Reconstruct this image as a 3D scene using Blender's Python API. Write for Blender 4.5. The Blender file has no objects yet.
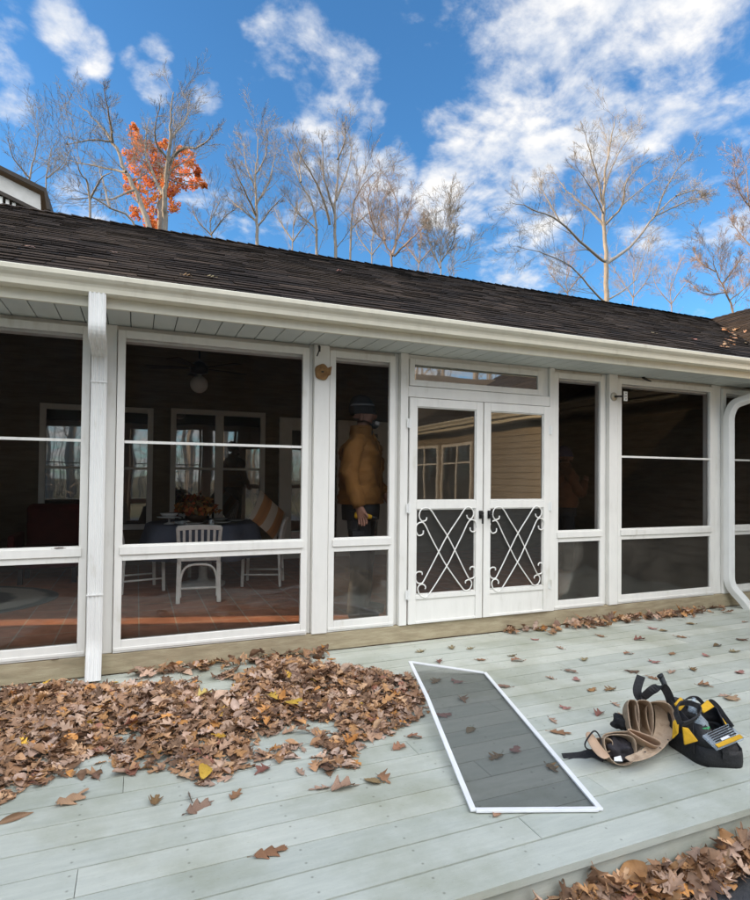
import bpy, bmesh, math, random
import numpy as np
from mathutils import Vector, Matrix, noise as mnoise
random.seed(7)
S = bpy.context.scene
COL = S.collection
R = math.radians
PI = math.pi

# ------------------------------------------------------------------ camera
CF, CYAW, CPITCH, CROLL, CCY = 576.3139, 0.3909535, 0.0184453, 0.0099225, 466.5257
CH = 1.45
_cy, _sy, _cp, _sp = math.cos(CYAW), math.sin(CYAW), math.cos(CPITCH), math.sin(CPITCH)
_fw = Vector((_sy*_cp, _cy*_cp, _sp)); _rt = Vector((_cy, -_sy, 0)); _up = _rt.cross(_fw)
_r = _rt*math.cos(CROLL) + _up*math.sin(CROLL)
_u = _up*math.cos(CROLL) - _rt*math.sin(CROLL)
cam_data = bpy.data.cameras.new('camera'); cam = bpy.data.objects.new('camera', cam_data); COL.objects.link(cam)
cam.matrix_world = Matrix(((_r.x, _u.x, -_fw.x, 0), (_r.y, _u.y, -_fw.y, 0), (_r.z, _u.z, -_fw.z, CH), (0, 0, 0, 1)))
cam_data.sensor_fit = 'VERTICAL'; cam_data.sensor_height = 24.0
cam_data.lens = CF/900*24.0
cam_data.shift_y = (CCY-450)/900
cam_data.clip_start = 0.05; cam_data.clip_end = 3000
S.camera = cam

def ray(px, py): return _fw + _r*((px-375)/CF) - _u*((py-CCY)/CF)
def at(px, py, y):            # point seen at a photo pixel, at depth y
    q = ray(px, py); q = q*(y/q.y); return Vector((q.x, q.y, q.z+CH))
def gnd(px, py, z=0.0):       # point seen at a photo pixel, on height z
    q = ray(px, py); q = q*((z-CH)/q.z); return Vector((q.x, q.y, z))

# ------------------------------------------------------------------ mesh builder
def world_loc(o):
    v = Vector((0, 0, 0))
    while o is not None: v = v + o.location; o = o.parent
    return v

class MB:
    def __init__(s): s.v = []; s.f = []; s.mi = []; s.cur = 0
    def add(s, vs, fs):
        n = len(s.v); s.v += [tuple(p) for p in vs]
        for f in fs: s.f.append(tuple(i+n for i in f)); s.mi.append(s.cur)
    def box(s, x0, x1, y0, y1, z0, z1):
        s.add([(x0,y0,z0),(x1,y0,z0),(x1,y1,z0),(x0,y1,z0),(x0,y0,z1),(x1,y0,z1),(x1,y1,z1),(x0,y1,z1)],
              [(0,3,2,1),(4,5,6,7),(0,1,5,4),(1,2,6,5),(2,3,7,6),(3,0,4,7)])
    def bar(s, a, b, w, h, up=(0,0,1)):
        a = Vector(a); b = Vector(b); d = (b-a).normalized(); up = Vector(up)
        if abs(d.dot(up)) > .98: up = Vector((0,1,0))
        x = d.cross(up).normalized(); y = x.cross(d)
        vs = [p + x*(i*w/2) + y*(j*h/2) for p in (a, b) for i, j in ((-1,-1),(1,-1),(1,1),(-1,1))]
        s.add(vs, [(0,1,2,3),(7,6,5,4),(0,4,5,1),(1,5,6,2),(2,6,7,3),(3,7,4,0)])
    def tube(s, pts, rad, n=6, cap=True):
        pts = [Vector(p) for p in pts]; k = len(pts)
        if not hasattr(rad, '__len__'): rad = [rad]*k
        ref = None; base = len(s.v)
        for i, p in enumerate(pts):
            t = (pts[min(i+1,k-1)] - pts[max(i-1,0)])
            if t.length < 1e-9: t = Vector((0,0,1))
            t.normalize()
            if ref is None:
                ref = Vector((0,0,1)) if abs(t.z) < .9 else Vector((1,0,0))
            x = (ref - t*ref.dot(t))
            if x.length < 1e-6: x = t.orthogonal()
            x.normalize(); y = t.cross(x); ref = x
            r = rad[i]
            for j in range(n):
                a = 2*PI*j/n; q = p + x*(math.cos(a)*r) + y*(math.sin(a)*r); s.v.append((q.x,q.y,q.z))
        for i in range(k-1):
            for j in range(n):
                j2 = (j+1) % n
                s.f.append((base+i*n+j, base+i*n+j2, base+(i+1)*n+j2, base+(i+1)*n+j)); s.mi.append(s.cur)
        if cap:
            s.f.append(tuple(base+j for j in reversed(range(n)))); s.mi.append(s.cur)
            s.f.append(tuple(base+(k-1)*n+j for j in range(n))); s.mi.append(s.cur)
    def loft(s, rings, cap0=True, cap1=True):
        n = len(rings[0]); base = len(s.v)
        for r in rings: s.v += [tuple(p) for p in r]
        for i in range(len(rings)-1):
            for j in range(n):
                j2 = (j+1) % n
                s.f.append((base+i*n+j, base+i*n+j2, base+(i+1)*n+j2, base+(i+1)*n+j)); s.mi.append(s.cur)
        if cap0: s.f.append(tuple(base+j for j in reversed(range(n)))); s.mi.append(s.cur)
        if cap1: s.f.append(tuple(base+(len(rings)-1)*n+j for j in range(n))); s.mi.append(s.cur)
    def lathe(s, prof, c=(0,0,0), n=20):
        rings = [[(c[0]+r*math.cos(2*PI*j/n), c[1]+r*math.sin(2*PI*j/n), c[2]+z) for j in range(n)] for r, z in prof]
        s.loft(rings)
    def extr(s, prof, axis, a, b, closed=True):
        """profile in the two other axes, extruded from a to b along axis ('x','y','z')"""
        def P(u, v, t): return {'x': (t,u,v), 'y': (u,t,v), 'z': (u,v,t)}[axis]
        n = len(prof)
        vs = [P(u,v,a) for u,v in prof] + [P(u,v,b) for u,v in prof]
        fs = [(i,(i+1)%n,n+(i+1)%n,n+i) for i in range(n if closed else n-1)]
        if closed: fs += [tuple(reversed(range(n))), tuple(range(n,2*n))]
        s.add(vs, fs)
    def grid(s, fn, nu, nv):
        vs = [fn(i/nu, j/nv) for j in range(nv+1) for i in range(nu+1)]
        w = nu+1
        s.add(vs, [(j*w+i, j*w+i+1, (j+1)*w+i+1, (j+1)*w+i) for j in range(nv) for i in range(nu)])
    def build(s, name, mats, parent=None, smooth=False, bevel=0, world=True, solid=0, subd=0, fix=True):
        me = bpy.data.meshes.new(name)
        off = world_loc(parent) if (parent is not None and world) else Vector((0,0,0))
        vs = s.v if off.length == 0 else [(v[0]-off.x, v[1]-off.y, v[2]-off.z) for v in s.v]
        me.from_pydata(vs, [], s.f)
        if not isinstance(mats, (list, tuple)): mats = [mats]
        for m in mats: me.materials.append(m)
        if len(mats) > 1: me.polygons.foreach_set('material_index', s.mi)
        if fix and len(s.f) < 60000:
            bm = bmesh.new(); bm.from_mesh(me); bmesh.ops.recalc_face_normals(bm, faces=bm.faces); bm.to_mesh(me); bm.free()
        if smooth: me.polygons.foreach_set('use_smooth', [True]*len(me.polygons))
        me.update()
        o = bpy.data.objects.new(name, me); COL.objects.link(o)
        if parent is not None: o.parent = parent
        if solid: m = o.modifiers.new('solid', 'SOLIDIFY'); m.thickness = solid; m.offset = 0
        if bevel:
            m = o.modifiers.new('bevel', 'BEVEL'); m.width = bevel; m.segments = 2; m.limit_method = 'ANGLE'
        if subd: m = o.modifiers.new('sub', 'SUBSURF'); m.levels = subd; m.render_levels = subd
        return o

def tag(o, label=None, cat=None, group=None, kind=None):
    if label: o['label'] = label
    if cat: o['category'] = cat
    if group: o['group'] = group
    if kind: o['kind'] = kind
    return o
def thing(name, label, cat, loc=(0,0,0), rz=0, group=None):
    o = bpy.data.objects.new(name, None); COL.objects.link(o); o.location = loc; o.rotation_euler = (0,0,rz)
    o.empty_display_size = .1
    return tag(o, label, cat, group)
def copy_tree(o, parent=None):
    c = o.copy(); COL.objects.link(c)
    if parent is not None: c.parent = parent
    for ch in list(o.children): copy_tree(ch, c)
    return c

def skin(verts, edges, radii, root=0, sub=2):
    """grow one continuous surface over a skeleton; returns an MB with the result"""
    me = bpy.data.meshes.new('skeleton'); me.from_pydata([tuple(v) for v in verts], edges, [])
    o = bpy.data.objects.new('skeleton', me); COL.objects.link(o)
    o.modifiers.new('skin', 'SKIN'); sm = o.modifiers.new('sub', 'SUBSURF'); sm.levels = sub; sm.render_levels = sub
    if not me.skin_vertices: 
        bm = bmesh.new(); bm.from_mesh(me); bm.verts.layers.skin.verify(); bm.to_mesh(me); bm.free()
    for i, r in enumerate(radii):
        d = me.skin_vertices[0].data[i]; d.radius = (r, r) if not hasattr(r, '__len__') else r
        d.use_root = (i == root)
    dg = bpy.context.evaluated_depsgraph_get(); dg.update()
    ev = o.evaluated_get(dg); m2 = bpy.data.meshes.new_from_object(ev)
    mb = MB(); mb.add([tuple(v.co) for v in m2.vertices], [tuple(p.vertices) for p in m2.polygons])
    bpy.data.objects.remove(o); bpy.data.meshes.remove(me); bpy.data.meshes.remove(m2)
    return mb

# ------------------------------------------------------------------ materials
def nt(name):
    m = bpy.data.materials.new(name); m.use_nodes = True; t = m.node_tree
    return m, t, t.nodes['Principled BSDF'], t.nodes['Material Output']
def N(t, typ, **kw):
    n = t.nodes.new(typ)
    for k, v in kw.items():
        if k in n.inputs: n.inputs[k].default_value = v
        else: setattr(n, k, v)
    return n
def c4(c): return (c[0], c[1], c[2], 1)
def ramp(t, stops, fac):
    r = t.nodes.new('ShaderNodeValToRGB'); e = r.color_ramp.elements
    while len(e) < len(stops): e.new(.5)
    for i, (p, c) in enumerate(stops): e[i].position = p; e[i].color = c4(c) if len(c) == 3 else c
    t.links.new(fac, r.inputs[0]); return r.outputs[0]
def mat(name, c1, c2=None, scale=6, rough=.6, bump=0, bscale=None, stretch=(1,1,1), detail=5, spec=.4, metal=0, lo=.35, hi=.65, c3=None, sheen=0):
    m, t, b, o = nt(name)
    b.inputs['Roughness'].default_value = rough; b.inputs['Specular IOR Level'].default_value = spec; b.inputs['Metallic'].default_value = metal
    if c2 is None: b.inputs['Base Color'].default_value = c4(c1)
    tc = N(t, 'ShaderNodeTexCoord'); mp = N(t, 'ShaderNodeMapping', Scale=stretch); t.links.new(tc.outputs['Object'], mp.inputs['Vector'])
    if c2 is not None:
        n = N(t, 'ShaderNodeTexNoise', Scale=scale, Detail=detail, Roughness=.6); t.links.new(mp.outputs[0], n.inputs['Vector'])
        st = [(lo, c1), (hi, c2)] if c3 is None else [(lo, c1), ((lo+hi)/2, c2), (hi, c3)]
        t.links.new(ramp(t, st, n.outputs[0]), b.inputs['Base Color'])
    if bump:
        n2 = N(t, 'ShaderNodeTexNoise', Scale=bscale or scale*4, Detail=6, Roughness=.65); t.links.new(mp.outputs[0], n2.inputs['Vector'])
        bp = N(t, 'ShaderNodeBump', Strength=bump, Distance=.02); t.links.new(n2.outputs[0], bp.inputs['Height']); t.links.new(bp.outputs[0], b.inputs['Normal'])
    return m
def pane(name, tint, ior=1.45, refl_rough=.01, wav=0.0, wscale=2.0, extra=0.0, haze=0.0):
    """thin glazing: see-through with a surface reflection"""
    m, t, b, o = nt(name); t.nodes.remove(b)
    tr = N(t, 'ShaderNodeBsdfTransparent', Color=c4(tint)); gl = N(t, 'ShaderNodeBsdfGlossy', Roughness=refl_rough)
    fr = N(t, 'ShaderNodeFresnel', IOR=ior); mx = N(t, 'ShaderNodeMixShader')
    if wav:
        tc = N(t, 'ShaderNodeTexCoord'); n = N(t, 'ShaderNodeTexNoise', Scale=wscale, Detail=1.5)
        t.links.new(tc.outputs['Object'], n.inputs['Vector'])
        bp = N(t, 'ShaderNodeBump', Strength=wav, Distance=.05); t.links.new(n.outputs[0], bp.inputs['Height'])
        t.links.new(bp.outputs[0], gl.inputs['Normal']); t.links.new(bp.outputs[0], fr.inputs['Normal'])
    if extra:
        ad = N(t, 'ShaderNodeMath', operation='ADD'); ad.inputs[1].default_value = extra; ad.use_clamp = True
        t.links.new(fr.outputs[0], ad.inputs[0]); t.links.new(ad.outputs[0], mx.inputs[0])
    else: t.links.new(fr.outputs[0], mx.inputs[0])
    src = tr.outputs[0]
    if haze:      # clouded, smudged film, in part a murky reflection painted in
        df = N(t, 'ShaderNodeBsdfDiffuse', Color=(.50,.44,.36,1)); hz = N(t, 'ShaderNodeMixShader')
        tc2 = N(t, 'ShaderNodeTexCoord'); n2 = N(t, 'ShaderNodeTexNoise', Scale=2.4, Detail=7, Roughness=.65); t.links.new(tc2.outputs['Object'], n2.inputs['Vector'])
        mr = N(t, 'ShaderNodeMapRange'); mr.inputs['From Min'].default_value = .3; mr.inputs['From Max'].default_value = .7; mr.inputs['To Min'].default_value = haze*.35; mr.inputs['To Max'].default_value = haze*1.8
        t.links.new(n2.outputs[0], mr.inputs['Value']); t.links.new(mr.outputs[0], hz.inputs[0]); t.links.new(tr.outputs[0], hz.inputs[1]); t.links.new(df.outputs[0], hz.inputs[2]); src = hz.outputs[0]
    t.links.new(src, mx.inputs[1]); t.links.new(gl.outputs[0], mx.inputs[2]); t.links.new(mx.outputs[0], o.inputs[0])
    return m

M = {}
def white_paint(name, base, dirt, rough=.42):
    m, t, b, o = nt(name)
    tc = N(t, 'ShaderNodeTexCoord')
    mp = N(t, 'ShaderNodeMapping', Scale=(5, 5, .9)); t.links.new(tc.outputs['Object'], mp.inputs[0])
    n = N(t, 'ShaderNodeTexNoise', Scale=3, Detail=7, Roughness=.6); t.links.new(mp.outputs[0], n.inputs['Vector'])
    n2 = N(t, 'ShaderNodeTexNoise', Scale=2.3, Detail=6, Roughness=.6); t.links.new(tc.outputs['Object'], n2.inputs['Vector'])
    mu = N(t, 'ShaderNodeMath', operation='MULTIPLY'); t.links.new(n.outputs[0], mu.inputs[0]); t.links.new(n2.outputs[0], mu.inputs[1])
    t.links.new(ramp(t, [(.19, base), (.33, [a*.94 for a in base]), (.50, dirt)], mu.outputs[0]), b.inputs['Base Color'])
    b.inputs['Roughness'].default_value = rough
    n3 = N(t, 'ShaderNodeTexNoise', Scale=40, Detail=4); t.links.new(mp.outputs[0], n3.inputs['Vector'])
    bp = N(t, 'ShaderNodeBump', Strength=.04, Distance=.01); t.links.new(n3.outputs[0], bp.inputs['Height']); t.links.new(bp.outputs[0], b.inputs['Normal'])
    return m
M['white'] = white_paint('white_paint', (.80,.785,.735), (.58,.55,.46))
M['gutter'] = white_paint('gutter_paint', (.72,.68,.55), (.54,.49,.37), .35)
M['spout'] = white_paint('downspout_paint', (.80,.80,.77), (.50,.47,.38), .4)
M['soffit'] = mat('soffit_vinyl', (.50,.53,.50), (.56,.58,.54), 2, .5)
M['seam'] = mat('soffit_seam', (.06,.065,.06))
M['sill'] = mat('sill_wood', (.42,.36,.24), (.34,.28,.18), 5, .75, .25, 30, (1,6,6), c3=(.26,.22,.14), hi=.75)
M['black'] = mat('black_metal', (.015,.015,.016), rough=.4)
M['asphalt'] = mat('asphalt', (.045,.047,.052), (.065,.066,.07), 40, .9, .6, 220)
M['litter'] = mat('leaf_litter_ground', (.10,.075,.035), (.055,.06,.02), 1.2, .95, .6, 14, c3=(.17,.11,.06), hi=.7)

def deck_mat():
    m, t, b, o = nt('deck_paint')
    tc = N(t, 'ShaderNodeTexCoord'); at_ = N(t, 'ShaderNodeAttribute', attribute_name='board')
    mp = N(t, 'ShaderNodeMapping', Scale=(1.2, 9, 9)); t.links.new(tc.outputs['Object'], mp.inputs[0])
    n = N(t, 'ShaderNodeTexNoise', Scale=3, Detail=9, Roughness=.7); t.links.new(mp.outputs[0], n.inputs['Vector'])
    n2 = N(t, 'ShaderNodeTexNoise', Scale=1.3, Detail=8, Roughness=.65); t.links.new(tc.outputs['Object'], n2.inputs['Vector'])
    base = ramp(t, [(.3, (.45,.475,.43)), (.55, (.52,.543,.488)), (.75, (.58,.598,.537))], n.outputs[0])
    stain = ramp(t, [(.46, (0,0,0)), (.66, (1,1,1))], n2.outputs[0])
    mx = N(t, 'ShaderNodeMix', data_type='RGBA'); t.links.new(base, mx.inputs[6]); mx.inputs[7].default_value = (.36,.375,.30,1)
    ml = N(t, 'ShaderNodeMath', operation='MULTIPLY'); ml.inputs[1].default_value = .95; t.links.new(stain, ml.inputs[0]); t.links.new(ml.outputs[0], mx.inputs[0])
    # fine dark specks and scuffs
    n5 = N(t, 'ShaderNodeTexNoise', Scale=38, Detail=3, Roughness=.6); t.links.new(mp.outputs[0], n5.inputs['Vector'])
    sp = ramp(t, [(.28, (.72,.70,.64)), (.36, (1,1,1))], n5.outputs[0])
    m3 = N(t, 'ShaderNodeMix', data_type='RGBA', blend_type='MULTIPLY'); m3.inputs[0].default_value = 1; t.links.new(mx.outputs[2], m3.inputs[6]); t.links.new(sp, m3.inputs[7])
    # nail heads, two across each board
    sx = N(t, 'ShaderNodeSeparateXYZ'); t.links.new(tc.outputs['Object'], sx.inputs[0])
    def mth(op, a, b_=None):
        q = N(t, 'ShaderNodeMath', operation=op)
        for i_, v_ in enumerate((a, b_)):
            if v_ is None: continue
            if isinstance(v_, (int, float)): q.inputs[i_].default_value = v_
            else: t.links.new(v_, q.inputs[i_])
        return q.outputs[0]
    fx = mth('MULTIPLY', mth('SUBTRACT', mth('FRACT', mth('DIVIDE', sx.outputs[0], .406)), .5), .406)
    fy = mth('MULTIPLY', mth('SUBTRACT', mth('FRACT', mth('DIVIDE', mth('SUBTRACT', sx.outputs[1], 1.749), .0815)), .5), .0815)
    dd = mth('SQRT', mth('ADD', mth('MULTIPLY', fx, fx), mth('MULTIPLY', fy, fy)))
    m4 = N(t, 'ShaderNodeMix', data_type='RGBA', blend_type='MULTIPLY'); m4.inputs[0].default_value = 1; t.links.new(ramp(t, [(.0030, (.45,.44,.42)), (.0050, (1,1,1))], dd), m4.inputs[7])
    m2 = N(t, 'ShaderNodeMix', data_type='RGBA', blend_type='MULTIPLY'); m2.inputs[0].default_value = 1
    t.links.new(m3.outputs[2], m2.inputs[6]); t.links.new(ramp(t, [(0, (.82,.84,.83)), (1, (1.03,1.02,1.0))], at_.outputs['Fac']), m2.inputs[7])
    t.links.new(m2.outputs[2], m4.inputs[6]); t.links.new(m4.outputs[2], b.inputs['Base Color']); b.inputs['Roughness'].default_value = .5
    n3 = N(t, 'ShaderNodeTexNoise', Scale=14, Detail=8, Roughness=.7); t.links.new(mp.outputs[0], n3.inputs['Vector'])
    bp = N(t, 'ShaderNodeBump', Strength=.25, Distance=.006); t.links.new(n3.outputs[0], bp.inputs['Height']); t.links.new(bp.outputs[0], b.inputs['Normal'])
    return m
M['deck'] = deck_mat()

def shingle_mat():
    m, t, b, o = nt('asphalt_shingle')
    tc = N(t, 'ShaderNodeTexCoord'); at_ = N(t, 'ShaderNodeAttribute', attribute_name='tab')
    n = N(t, 'ShaderNodeTexNoise', Scale=.9, Detail=6, Roughness=.65); t.links.new(tc.outputs['Object'], n.inputs['Vector'])
    n2 = N(t, 'ShaderNodeTexNoise', Scale=60, Detail=3, Roughness=.7); t.links.new(tc.outputs['Object'], n2.inputs['Vector'])
    a = ramp(t, [(0, (.010,.009,.008)), (.5, (.030,.0235,.0195)), (1, (.085,.062,.046))], at_.outputs['Fac'])
    moss = ramp(t, [(.45, (0,0,0)), (.75, (1,1,1))], n.outputs[0])
    mx = N(t, 'ShaderNodeMix', data_type='RGBA'); t.links.new(moss, mx.inputs[0]); t.links.new(a, mx.inputs[6]); mx.inputs[7].default_value = (.050,.037,.026,1)
    m2 = N(t, 'ShaderNodeMix', data_type='RGBA', blend_type='MULTIPLY'); m2.inputs[0].default_value = 1
    t.links.new(mx.outputs[2], m2.inputs[6]); t.links.new(ramp(t, [(.3, (.6,.6,.6)), (.7, (1.3,1.3,1.3))], n2.outputs[0]), m2.inputs[7])
    t.links.new(m2.outputs[2], b.inputs['Base Color']); b.inputs['Roughness'].default_value = .93; b.inputs['Specular IOR Level'].default_value = .15
    bp = N(t, 'ShaderNodeBump', Strength=.6, Distance=.01); t.links.new(n2.outputs[0], bp.inputs['Height']); t.links.new(bp.outputs[0], b.inputs['Normal'])
    return m
M['shingle'] = shingle_mat()

def siding_mat(name, c1, c2, pitch=.12):
    """lapped boards are modelled; this only gives the grain"""
    return mat(name, c1, c2, 3, .7, .2, 25, (1, 1, 6))
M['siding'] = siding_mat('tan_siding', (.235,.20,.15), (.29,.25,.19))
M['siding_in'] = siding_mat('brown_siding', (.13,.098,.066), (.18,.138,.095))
M['ceiling'] = mat('dark_ceiling_boards', (.035,.027,.02), (.05,.038,.028), 3, .7)

def tile_mat():
    m, t, b, o = nt('terracotta_tile')
    tc = N(t, 'ShaderNodeTexCoord'); br = N(t, 'ShaderNodeTexBrick', offset=0.0, squash=1.0)
    mp = N(t, 'ShaderNodeMapping', Location=(.27,.13,0)); t.links.new(tc.outputs['Object'], mp.inputs[0]); t.links.new(mp.outputs[0], br.inputs['Vector'])
    br.inputs['Color1'].default_value = (.34,.15,.09,1); br.inputs['Color2'].default_value = (.40,.185,.115,1); br.inputs['Mortar'].default_value = (.36,.30,.24,1)
    br.inputs['Scale'].default_value = 1; br.inputs['Mortar Size'].default_value = .006; br.inputs['Brick Width'].default_value = .3045; br.inputs['Row Height'].default_value = .3045
    n = N(t, 'ShaderNodeTexNoise', Scale=7, Detail=5); t.links.new(tc.outputs['Object'], n.inputs['Vector'])
    m2 = N(t, 'ShaderNodeMix', data_type='RGBA', blend_type='MULTIPLY'); m2.inputs[0].default_value = 1
    t.links.new(br.outputs['Color'], m2.inputs[6]); t.links.new(ramp(t, [(.3, (.7,.7,.7)), (.7, (1.15,1.15,1.15))], n.outputs[0]), m2.inputs[7])
    t.links.new(m2.outputs[2], b.inputs['Base Color']); b.inputs['Roughness'].default_value = .55; b.inputs['Specular IOR Level'].default_value = .2
    return m
M['tile'] = tile_mat()
M['film'] = pane('tinted_film', (.93,.93,.93), 1.09, .03, .05, 1.2, 0, .002)
M['vinyl'] = pane('clear_vinyl', (.97,.97,.96), 1.45, .03, .16, 1.7, .0, .010)
M['cloudy_reflection'] = pane('cloudy_reflection_vinyl', (.90,.89,.86), 1.5, .05, .22, 1.7, .04, .055)  # aged vinyl; its brown diffuse veil also paints a murky reflection of leafy ground
M['door_glass'] = pane('door_glass', (.86,.86,.84), 1.55, .015, .05, 1.3, .0, .035)
def darkglass(name, base, refl):
    m, t, b, o = nt(name); gl = N(t, 'ShaderNodeBsdfGlossy', Roughness=.02); mx = N(t, 'ShaderNodeMixShader')
    mx.inputs[0].default_value = refl; b.inputs['Base Color'].default_value = c4(base); b.inputs['Roughness'].default_value = .2
    tc = N(t, 'ShaderNodeTexCoord'); n = N(t, 'ShaderNodeTexNoise', Scale=1.5, Detail=1); t.links.new(tc.outputs['Object'], n.inputs['Vector'])
    bp = N(t, 'ShaderNodeBump', Strength=.08, Distance=.03); t.links.new(n.outputs[0], bp.inputs['Height']); t.links.new(bp.outputs[0], gl.inputs['Normal'])
    t.links.new(b.outputs[0], mx.inputs[1]); t.links.new(gl.outputs[0], mx.inputs[2]); t.links.new(mx.outputs[0], o.inputs[0]); return m
M['window_glass'] = darkglass('window_glass', (.02,.02,.02), .42)

def leaf_mat():
    m, t, b, o = nt('dry_leaf'); at_ = N(t, 'ShaderNodeAttribute', attribute_name='tone')
    tc = N(t, 'ShaderNodeTexCoord'); n = N(t, 'ShaderNodeTexNoise', Scale=35, Detail=4); t.links.new(tc.outputs['Object'], n.inputs['Vector'])
    m2 = N(t, 'ShaderNodeMix', data_type='RGBA', blend_type='MULTIPLY'); m2.inputs[0].default_value = 1
    t.links.new(at_.outputs['Color'], m2.inputs[6]); t.links.new(ramp(t, [(.3, (.75,.72,.7)), (.7, (1.15,1.15,1.15))], n.outputs[0]), m2.inputs[7])
    t.links.new(m2.outputs[2], b.inputs['Base Color']); b.inputs['Roughness'].default_value = .6; b.inputs['Specular IOR Level'].default_value = .3
    return m
M['leaf'] = leaf_mat()
M['bark'] = mat('pale_bark', (.30,.27,.235), (.21,.185,.155), 3, .9, .5, 18, (3,3,.6))
M['bark_red'] = mat('reddish_bark', (.32,.245,.195), (.24,.18,.145), 3, .9)
M['bark_grey'] = mat('grey_bark', (.27,.245,.215), (.19,.17,.145), 3, .9, .5, 18, (3,3,.6))

# ------------------------------------------------------------------ sun, sky
SUN_EL, SUN_AZ = R(14), (-.957, .290)
sd = bpy.data.lights.new('sun', 'SUN'); sun = bpy.data.objects.new('sun', sd); COL.objects.link(sun)
h = math.hypot(*SUN_AZ); sdir = Vector((SUN_AZ[0]/h*math.cos(SUN_EL), SUN_AZ[1]/h*math.cos(SUN_EL), math.sin(SUN_EL)))
sun.rotation_euler = sdir.to_track_quat('Z', 'Y').to_euler()
sd.energy = 5.0; sd.angle = R(.53); sd.color = (1.0, .71, .43)

W = bpy.data.worlds.new('World'); S.world = W; W.use_nodes = True; wt = W.node_tree
bg = wt.nodes['Background']; bg.inputs['Strength'].default_value = .12
sky = wt.nodes.new('ShaderNodeTexSky'); sky.sky_type = 'NISHITA'; sky.sun_disc = False
sky.sun_elevation = SUN_EL; sky.sun_rotation = math.atan2(sdir.x, sdir.y)
sky.air_density = 1.0; sky.dust_density = .25; sky.ozone_density = 3.0
wl = wt.links
def wm(op, a=None, b=None, clamp=False):
    n = wt.nodes.new('ShaderNodeMath'); n.operation = op; n.use_clamp = clamp
    for i, x in enumerate((a, b)):
        if x is None: continue
        if isinstance(x, (int, float)): n.inputs[i].default_value = x
        else: wl.new(x, n.inputs[i])
    return n.outputs[0]
tcw = wt.nodes.new('ShaderNodeTexCoord'); D = tcw.outputs['Generated']
sep = wt.nodes.new('ShaderNodeSeparateXYZ'); wl.new(D, sep.inputs[0])
zz = wm('ADD', wm('MAXIMUM', sep.outputs[2], 0.0), .28)
cmb = wt.nodes.new('ShaderNodeCombineXYZ'); wl.new(wm('DIVIDE', sep.outputs[0], zz), cmb.inputs[0]); wl.new(wm('DIVIDE', sep.outputs[1], zz), cmb.inputs[1])
def wnoise(scale, detail, rough, dist=0.0, off=(0,0,0), st=(1,1,1)):
    mp = wt.nodes.new('ShaderNodeMapping'); wl.new(cmb.outputs[0], mp.inputs[0]); mp.inputs['Location'].default_value = off; mp.inputs['Scale'].default_value = st
    n = wt.nodes.new('ShaderNodeTexNoise'); n.inputs['Scale'].default_value = scale; n.inputs['Detail'].default_value = detail
    n.inputs['Roughness'].default_value = rough; n.inputs['Distortion'].default_value = dist; wl.new(mp.outputs[0], n.inputs['Vector']); return n.outputs[0]
# cloud masses: heading in the sky (through the photo's own angles), size, weight
CL = [(600,45,95,1.0),(660,60,80,.9),(530,85,75,.85),(490,120,60,.8),(455,190,50,1.05),(500,160,62,1.05),(540,135,60,.9),(575,110,70,.9),(470,60,60,.45),
      (700,20,90,.7),(620,150,55,.5),(330,85,48,.85),(295,45,42,.8),(350,100,32,.7),(275,80,38,.5),(310,140,45,.85),(395,172,30,1.0),(350,180,50,.8),(300,180,60,.6),
      (62,28,24,.9),(90,50,20,.85),(75,60,16,.6),(152,82,19,.8),(158,45,15,.7),(130,60,12,.5),(6,70,22,1.0),(14,100,20,1.0),(-10,30,30,.7),(208,95,18,.65),(150,65,18,.4),
      (90,195,40,.6),(200,190,30,.55),(235,215,40,.5),(530,250,55,.75),(510,275,40,.8),(640,200,50,.6),(665,160,40,.5),(690,240,60,.45),(750,60,60,.7),(745,235,40,.7),(440,20,60,.35),(400,215,45,.55),(260,175,40,.5)]
tot = None
for px, py, rad, w in CL:
    c = ray(px, py).normalized(); ang = rad*1.2/CF
    vm = wt.nodes.new('ShaderNodeVectorMath'); vm.operation = 'DOT_PRODUCT'; wl.new(D, vm.inputs[0]); vm.inputs[1].default_value = c
    mr = wt.nodes.new('ShaderNodeMapRange'); mr.interpolation_type = 'SMOOTHSTEP'
    mr.inputs['From Min'].default_value = math.cos(ang); mr.inputs['From Max'].default_value = 1.0; mr.inputs['To Max'].default_value = w
    wl.new(vm.outputs['Value'], mr.inputs['Value'])
    tot = mr.outputs[0] if tot is None else wm('MAXIMUM', tot, mr.outputs[0])
n1 = wnoise(6.5, 10, .60, .30); n2 = wnoise(1.6, 6, .6, .2, (3,1,0)); n3 = wnoise(9, 5, .55, .1, (7,2,0))
# unseen bright cloud bank added behind the camera to light the shaded front
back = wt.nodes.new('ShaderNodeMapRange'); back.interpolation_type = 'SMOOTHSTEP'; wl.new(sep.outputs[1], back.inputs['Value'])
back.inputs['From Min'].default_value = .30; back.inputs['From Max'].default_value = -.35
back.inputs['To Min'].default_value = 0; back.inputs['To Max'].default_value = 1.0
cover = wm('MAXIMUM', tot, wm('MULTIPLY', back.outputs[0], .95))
val = wm('ADD', wm('SUBTRACT', wm('MULTIPLY', cover, 1.02), .52), wm('MULTIPLY', wm('SUBTRACT', n1, .5), 2.6))
n4 = wnoise(19, 7, .58, .15, (2,5,0)); val = wm('ADD', val, wm('MULTIPLY', wm('SUBTRACT', n4, .5), 1.05)); val = wm('ADD', val, wm('MULTIPLY', wm('SUBTRACT', n2, .5), .5))
al = wt.nodes.new('ShaderNodeMapRange'); al.interpolation_type = 'SMOOTHSTEP'; wl.new(val, al.inputs['Value'])
al.inputs['From Min'].default_value = -.12; al.inputs['From Max'].default_value = .84
shade = wt.nodes.new('ShaderNodeValToRGB'); wl.new(n3, shade.inputs[0])
CLV = 4.6
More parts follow.
